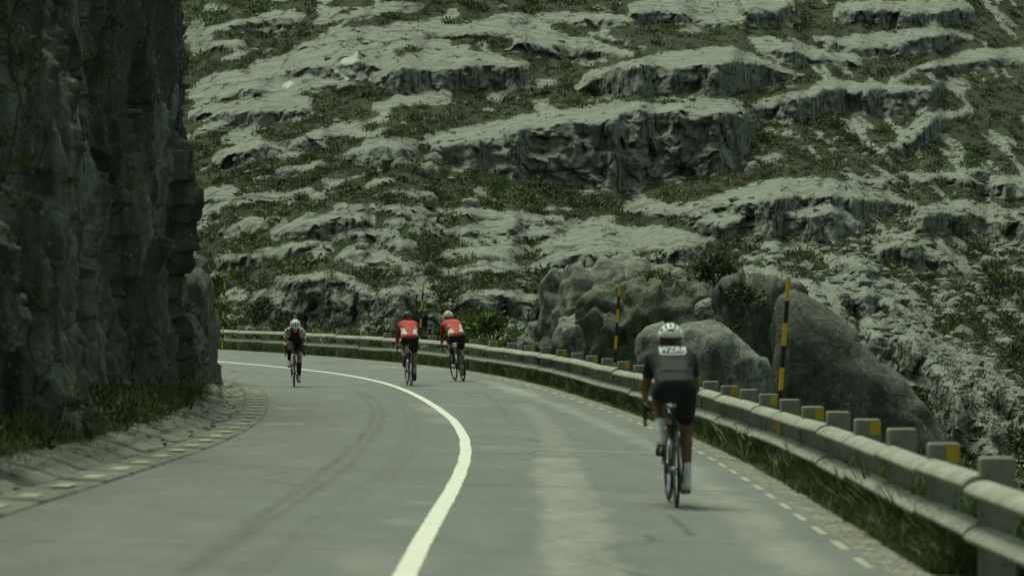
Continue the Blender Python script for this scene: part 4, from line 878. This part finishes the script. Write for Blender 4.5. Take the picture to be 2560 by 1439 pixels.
    def garment(name, mask, mat, off, parent=root, flare=None):
        fm_ = mask[polys].all(1); pf = polys[fm_]
        if not len(pf): return None
        ids, inv = np.unique(pf, return_inverse=True); pf = inv.reshape(pf.shape); VV = V[ids] + Nn[ids] * (off if flare is None else (off + flare[ids])[:, None])
        return mesh_np(name, VV, pf, mat, parent, True)
    cutU = .62 if sleeve == 'short' else 2.; ju = isl('uarm1', 'uarm-1') & (tp < cutU)
    jm = isl('torso') | ju
    if sleeve == 'long': jm |= isl('farm1', 'farm-1') & (tp < .97)
    jm |= isl('neck') & (tp < .35)
    wr_ = .004 * fbm(V * np.array([9, 14, 20]), 3) if True else None
    fab = lambda nm, c: plain(nm, c, .8, .25, .18, 9)
    spine = (V - np.array(P0)) @ np.array((P2 - P0).normalized())
    js = isl('uarm1', 'uarm-1') | (isl('torso') & (np.abs(V[:, 1]) > .105) & (spine > .30)) if shoulder_pattern else None
    if jersey2 is not None and sleeve == 'long':     # darker sleeves
        sm_ = isl('uarm1', 'uarm-1', 'farm1', 'farm-1') & jm
        garment('jersey', jm & ~sm_ | (isl('uarm1', 'uarm-1') & (tp < .12)), fab('jersey_cloth', jersey), .008, flare=wr_); [garment('sleeve', sm_ & isl('uarm%d' % s, 'farm%d' % s), fab('sleeve_cloth', jersey2), .0075, flare=wr_) for s in (1, -1)]
    elif shoulder_pattern:
        garment('jersey', jm & ~js, fab('jersey_cloth', jersey), .008, flare=wr_); b_ = NB('patterned_cloth'); q = b_.ramp(b_.noise(26, 2, .5), .47, .53); garment('shoulder_panel', jm & (js | (isl('uarm1', 'uarm-1'))), b_.fin(b_.mix(q, (.72, .74, .68), (.05, .055, .055)), .8, .2), .0082, flare=wr_)
    else:
        garment('jersey', jm, fab('jersey_cloth', jersey), .008, flare=wr_)
    if gusset:
        wm = fab('white_cloth', (.74, .75, .70)); ya = V[:, 1] - np.array(P1)[1]
        g1 = isl('torso', 'pelvis') & (spine < .20 + .12 * (np.abs(ya) > .09)) & (spine > .03) & (np.abs(ya) > .055 + .25 * np.clip(spine - .04, 0, .2)) & (fbm(V * 9 + gusset, 2) > -.25)
        garment('jersey_panel', g1, wm, .014)
    if accent is not None:
        am_ = fab('pocket_cloth', accent); g2 = isl('torso') & (spine > .12) & (spine < .28) & (np.abs(V[:, 1]) < .12) & (Nn[:, 2] > .2); garment('back_pocket', g2, am_, .013)
    shm = isl('pelvis') | (isl('thigh1', 'thigh-1') & (tp < .78)) | (isl('torso') & (spine < .07))
    garment('shorts', shm, fab('shorts_cloth', shorts), .0065)
    skm = fab('sock_cloth', socks)
    for s in (1, -1): garment('sock', isl('shank%d' % s) & (tp > sock_h), skm, .005)
    for s in (1, -1):
        heel, toe, pe, ank = feet[s]; smk = isl('foot%d' % s) | (isl('shank%d' % s) & (tp > .96))
        so = garment('shoe', smk, plain('shoe_upper', shoes, .45, .4, .1), .008)
        d = (toe - heel).normalized(); nrm_ = Vector((-d.z, 0, d.x)); SV, SF = [], []
        for t, hw in ((-.12, .022), (0, .033), (.3, .032), (.62, .042), (.95, .036), (1.12, .018)):
            c = heel.lerp(toe, t) - nrm_ * .036
            for (yy, zz) in ((-hw, 0), (hw, 0), (hw, .016), (-hw, .016)): SV.append(c + Vector((0, yy, 0)) + nrm_ * zz)
        for i in range(5):
            for k in range(4): SF.append([i * 4 + k, i * 4 + (k + 1) % 4, (i + 1) * 4 + (k + 1) % 4, (i + 1) * 4 + k])
        mS = bpy.data.meshes.new('sole'); mS.from_pydata([v[:] for v in SV], [], SF + [[3, 2, 1, 0], [20, 21, 22, 23]]); mS.materials.append(plain('sole_rubber', sole, .6, .3)); mS.update(); link('sole', mS, so)
    if glove is not None: [garment('glove', isl('hand%d' % s), fab('glove_cloth', glove), .004) for s in (1, -1)]
    # helmet: ribbed shell with open vents over a dark liner
    hc = HC + Vector((.004, 0, .030)); tilt = Matrix.Rotation(math.radians(12 + 16 * head_down), 3, 'Y'); hm = plain('helmet_shell', helmet, .3, .5, .06); nu, nv_ = 64, 56
    HV = np.zeros((nu, nv_, 3)); keep = np.ones((nu - 1, nv_ - 1), bool)
    us = np.linspace(math.radians(-10), math.radians(196), nu); vv_ = np.linspace(math.radians(-86), math.radians(86), nv_)
    for i, u in enumerate(us):
        for j, v in enumerate(vv_):
            rx = .138 if math.cos(u) > 0 else .146; rim = .008 * math.cos(4 * v)
            HV[i, j] = np.array([rx * math.cos(u) * math.cos(v), .104 * math.sin(v), (.110 + rim * .5) * math.sin(u) * math.cos(v) - .010 * (abs(v) > 1.2)])
    def slot(vc, vw, u0, u1):
        for i in range(nu - 1):
            for j in range(nv_ - 1):
                u, v = math.degrees(us[i]), math.degrees(vv_[j]); um = (u - u0) / (u1 - u0)
                if 0 < um < 1 and abs(v - vc * (1 - .12 * abs(2 * um - 1))) < vw * (1 - (2 * um - 1) ** 4) ** .5: keep[i, j] = False
    for vc, vw in ((0, 7.5), (26, 7), (-26, 7)): slot(vc, vw, 12, 60); slot(vc, vw, 74, 122)
    slot(0, 7.5, 126, 150)
    for vc in (22, -22): slot(vc, 6.5, 126, 154)
    for vc in (50, -50): slot(vc, 6.5, 20, 74); slot(vc, 9, 92, 162)
    slot(0, 16, 158, 172)
    Hf = grid_faces(nu, nv_).reshape(nu - 1, nv_ - 1, 4)[keep]; R_ = np.array(tilt)
    HVr = HV.reshape(-1, 3) @ R_.T + np.array(hc); ids, inv = np.unique(Hf, return_inverse=True)
    hl = mesh_np('helmet', HVr[ids], inv.reshape(-1, 4), hm, root, True); so_ = hl.modifiers.new('t', 'SOLIDIFY'); so_.thickness = .014; so_.offset = -1
    LV = (HV * .90).reshape(-1, 3) @ R_.T + np.array(hc); mesh_np('helmet_liner', LV, grid_faces(nu, nv_), plain('helmet_foam', helmet_vent, .8, .2), hl, True)
    if face:
        gp = [HC + dn * (.080 - .03 * abs(k) / 3) + Vector((0, k * .026, .018)) for k in (-3, -2, -1, 0, 1, 2, 3)]; pipe('sunglasses', gp, .019, plain('dark_lens', (.012, .013, .014), .15, .6), root)
        pipe('mouth', [HC + dn * .098 + Vector((0, -.022, -.055)), HC + dn * .104 + Vector((0, 0, -.058)), HC + dn * .098 + Vector((0, .022, -.055))], .005, plain('lips', (.22, .09, .07), .5, .3), root, 6)
    for s in (1, -1): pipe('helmet_strap', [HC + Vector((.01, s * .088, .0)), HC + Vector((.03, s * .074, -.06)), HC + dn * .06 + Vector((0, s * .02, -.115))], .004, M['bartape'], hl, 5)
    if logo:
        bvh = BVHTree.FromPolygons([tuple(v) for v in V + Nn * .0095], polys.tolist()); up = (P3 - P1).normalized(); nn_ = Vector((-up.z, 0, up.x)); org = P2 - up * .03
        cu = bpy.data.curves.new('logo', 'FONT'); cu.body = logo; cu.size = .088; cu.align_x = 'CENTER'; cu.align_y = 'CENTER'; cu.space_character = 1.05; cu.shear = .15; cu.offset = .0022
        to = bpy.data.objects.new('logo', cu); COL.objects.link(to); dg = bpy.context.evaluated_depsgraph_get(); dg.update(); tm = bpy.data.meshes.new_from_object(to.evaluated_get(dg)); bpy.data.objects.remove(to)
        bmt = bmesh.new(); bmt.from_mesh(tm); bmesh.ops.triangulate(bmt, faces=bmt.faces[:]); bmesh.ops.subdivide_edges(bmt, edges=bmt.edges[:], cuts=1); 
        def onback(x, y):
            o_ = org + Vector((0, -x, 0)) + up * y + nn_ * .5; h_ = bvh.ray_cast(o_, -nn_); p_ = h_[0] if h_[0] is not None else o_ - nn_ * .5; return p_ + nn_ * .004
        for v in bmt.verts: v.co = onback(v.co.x * .92, v.co.y * 1.4 + .008)
        wl = plain('white_print', (.58, .60, .57), .6, .3, .05); bm_obj('chest_print' if 0 else 'back_print', bmt, wl, root)
        pts = [(-.112, .065), (-.112, -.035), (-.102, -.060), (-.06, -.064), (0, -.064), (.06, -.064), (.102, -.060), (.112, -.035), (.112, .065)]
        P_ = np.array(pts); q = np.linspace(0, len(P_) - 1, 40); P_ = np.stack([np.interp(q, range(len(P_)), P_[:, k]) for k in (0, 1)], -1); T = np.gradient(P_, axis=0); T /= np.linalg.norm(T, axis=1)[:, None]; Nq = np.stack([-T[:, 1], T[:, 0]], -1) * .007
        FV = [onback(*(p - q_)) for p, q_ in zip(P_, Nq)] + [onback(*(p + q_)) for p, q_ in zip(P_, Nq)]; m_ = len(P_)
        mesh_np('print_frame', [v[:] for v in FV], [[k, k + 1, m_ + k + 1, m_ + k] for k in range(m_ - 1)], wl, root)
    return root

def put(px, py, head_deg, lean_deg, front=False):
    s, o = on_road(px, py); p = road(s, o, .002); yaw = math.radians(90 + head_deg)
    if front: p = p - np.array([math.cos(yaw), math.sin(yaw), 0]) * .985
    rot = (Matrix.Rotation(yaw, 3, 'Z') @ Matrix.Rotation(-math.radians(lean_deg), 3, 'X')).to_euler()
    return tuple(p), rot
BLK = (.016, .018, .018)
# near rider in black
loc, rot = put(1692, 1266, 1.2, .3); PH = math.radians(-6); SC = .965
_, hd = make_bike(loc, rot, 'black road bicycle ridden by the near cyclist in black', (.02, .021, .021), (.03, .031, .03), PH, .03, hood_white=True, scale=SC)
make_rider(loc, rot, 'cyclist in black with white helmet and white socks riding away', hd, PH, (.16, .085, .055), (.026, .029, .029), BLK, (.74, .76, .74), (.70, .72, .68), (.80, .82, .77), scale=SC, torso=.0, logo='WZRK', accent=(.036, .041, .040), sock_h=.72)
# two riders in red
loc, rot = put(1028, 964, 7.0, 1.0); PH = math.radians(-14)
_, hd = make_bike(loc, rot, 'black road bicycle under the left cyclist in red', (.022, .024, .024), (.05, .05, .05), PH, .02, scale=1.0)
make_rider(loc, rot, 'cyclist in red jersey and black helmet riding away', hd, PH, (.30, .19, .13), (.58, .085, .068), BLK, (.55, .33, .34), (.03, .03, .03), (.035, .037, .036), 'long', 1.0, .018, jersey2=(.30, .038, .03), gusset=1.3, helmet_vent=(.02, .02, .02))
loc, rot = put(1158, 953, 12, 7.0); PH = math.radians(-20)
_, hd = make_bike(loc, rot, 'black road bicycle under the right cyclist in red', (.02, .021, .021), (.04, .04, .04), PH, .05, rim_mat='carbon', scale=1.0, hood_white=True)
make_rider(loc, rot, 'cyclist in red jersey and white helmet leaning into the bend', hd, PH, (.42, .29, .20), (.60, .10, .078), BLK, (.03, .03, .03), (.05, .05, .05), (.74, .76, .72), 'long', 1.0, .015, jersey2=(.26, .035, .028), gusset=4.1, twist=.04, sock_h=.62)
# oncoming rider
loc, rot = put(736, 967, 184.5, 1.0, True); PH = math.radians(170)
_, hd = make_bike(loc, rot, 'dark road bicycle with red front of the oncoming cyclist', (.025, .026, .026), (.30, .045, .035), PH, 0., scale=.97)
make_rider(loc, rot, 'oncoming cyclist in dark red jersey with white shoulders and helmet', hd, PH, (.34, .20, .14), (.060, .016, .018), BLK, (.022, .023, .023), (.52, .54, .50), (.78, .80, .75), scale=.97, torso=-.03, face=True, head_down=1., shoulder_pattern=True, sock_h=.30, glove=(.03, .033, .033))
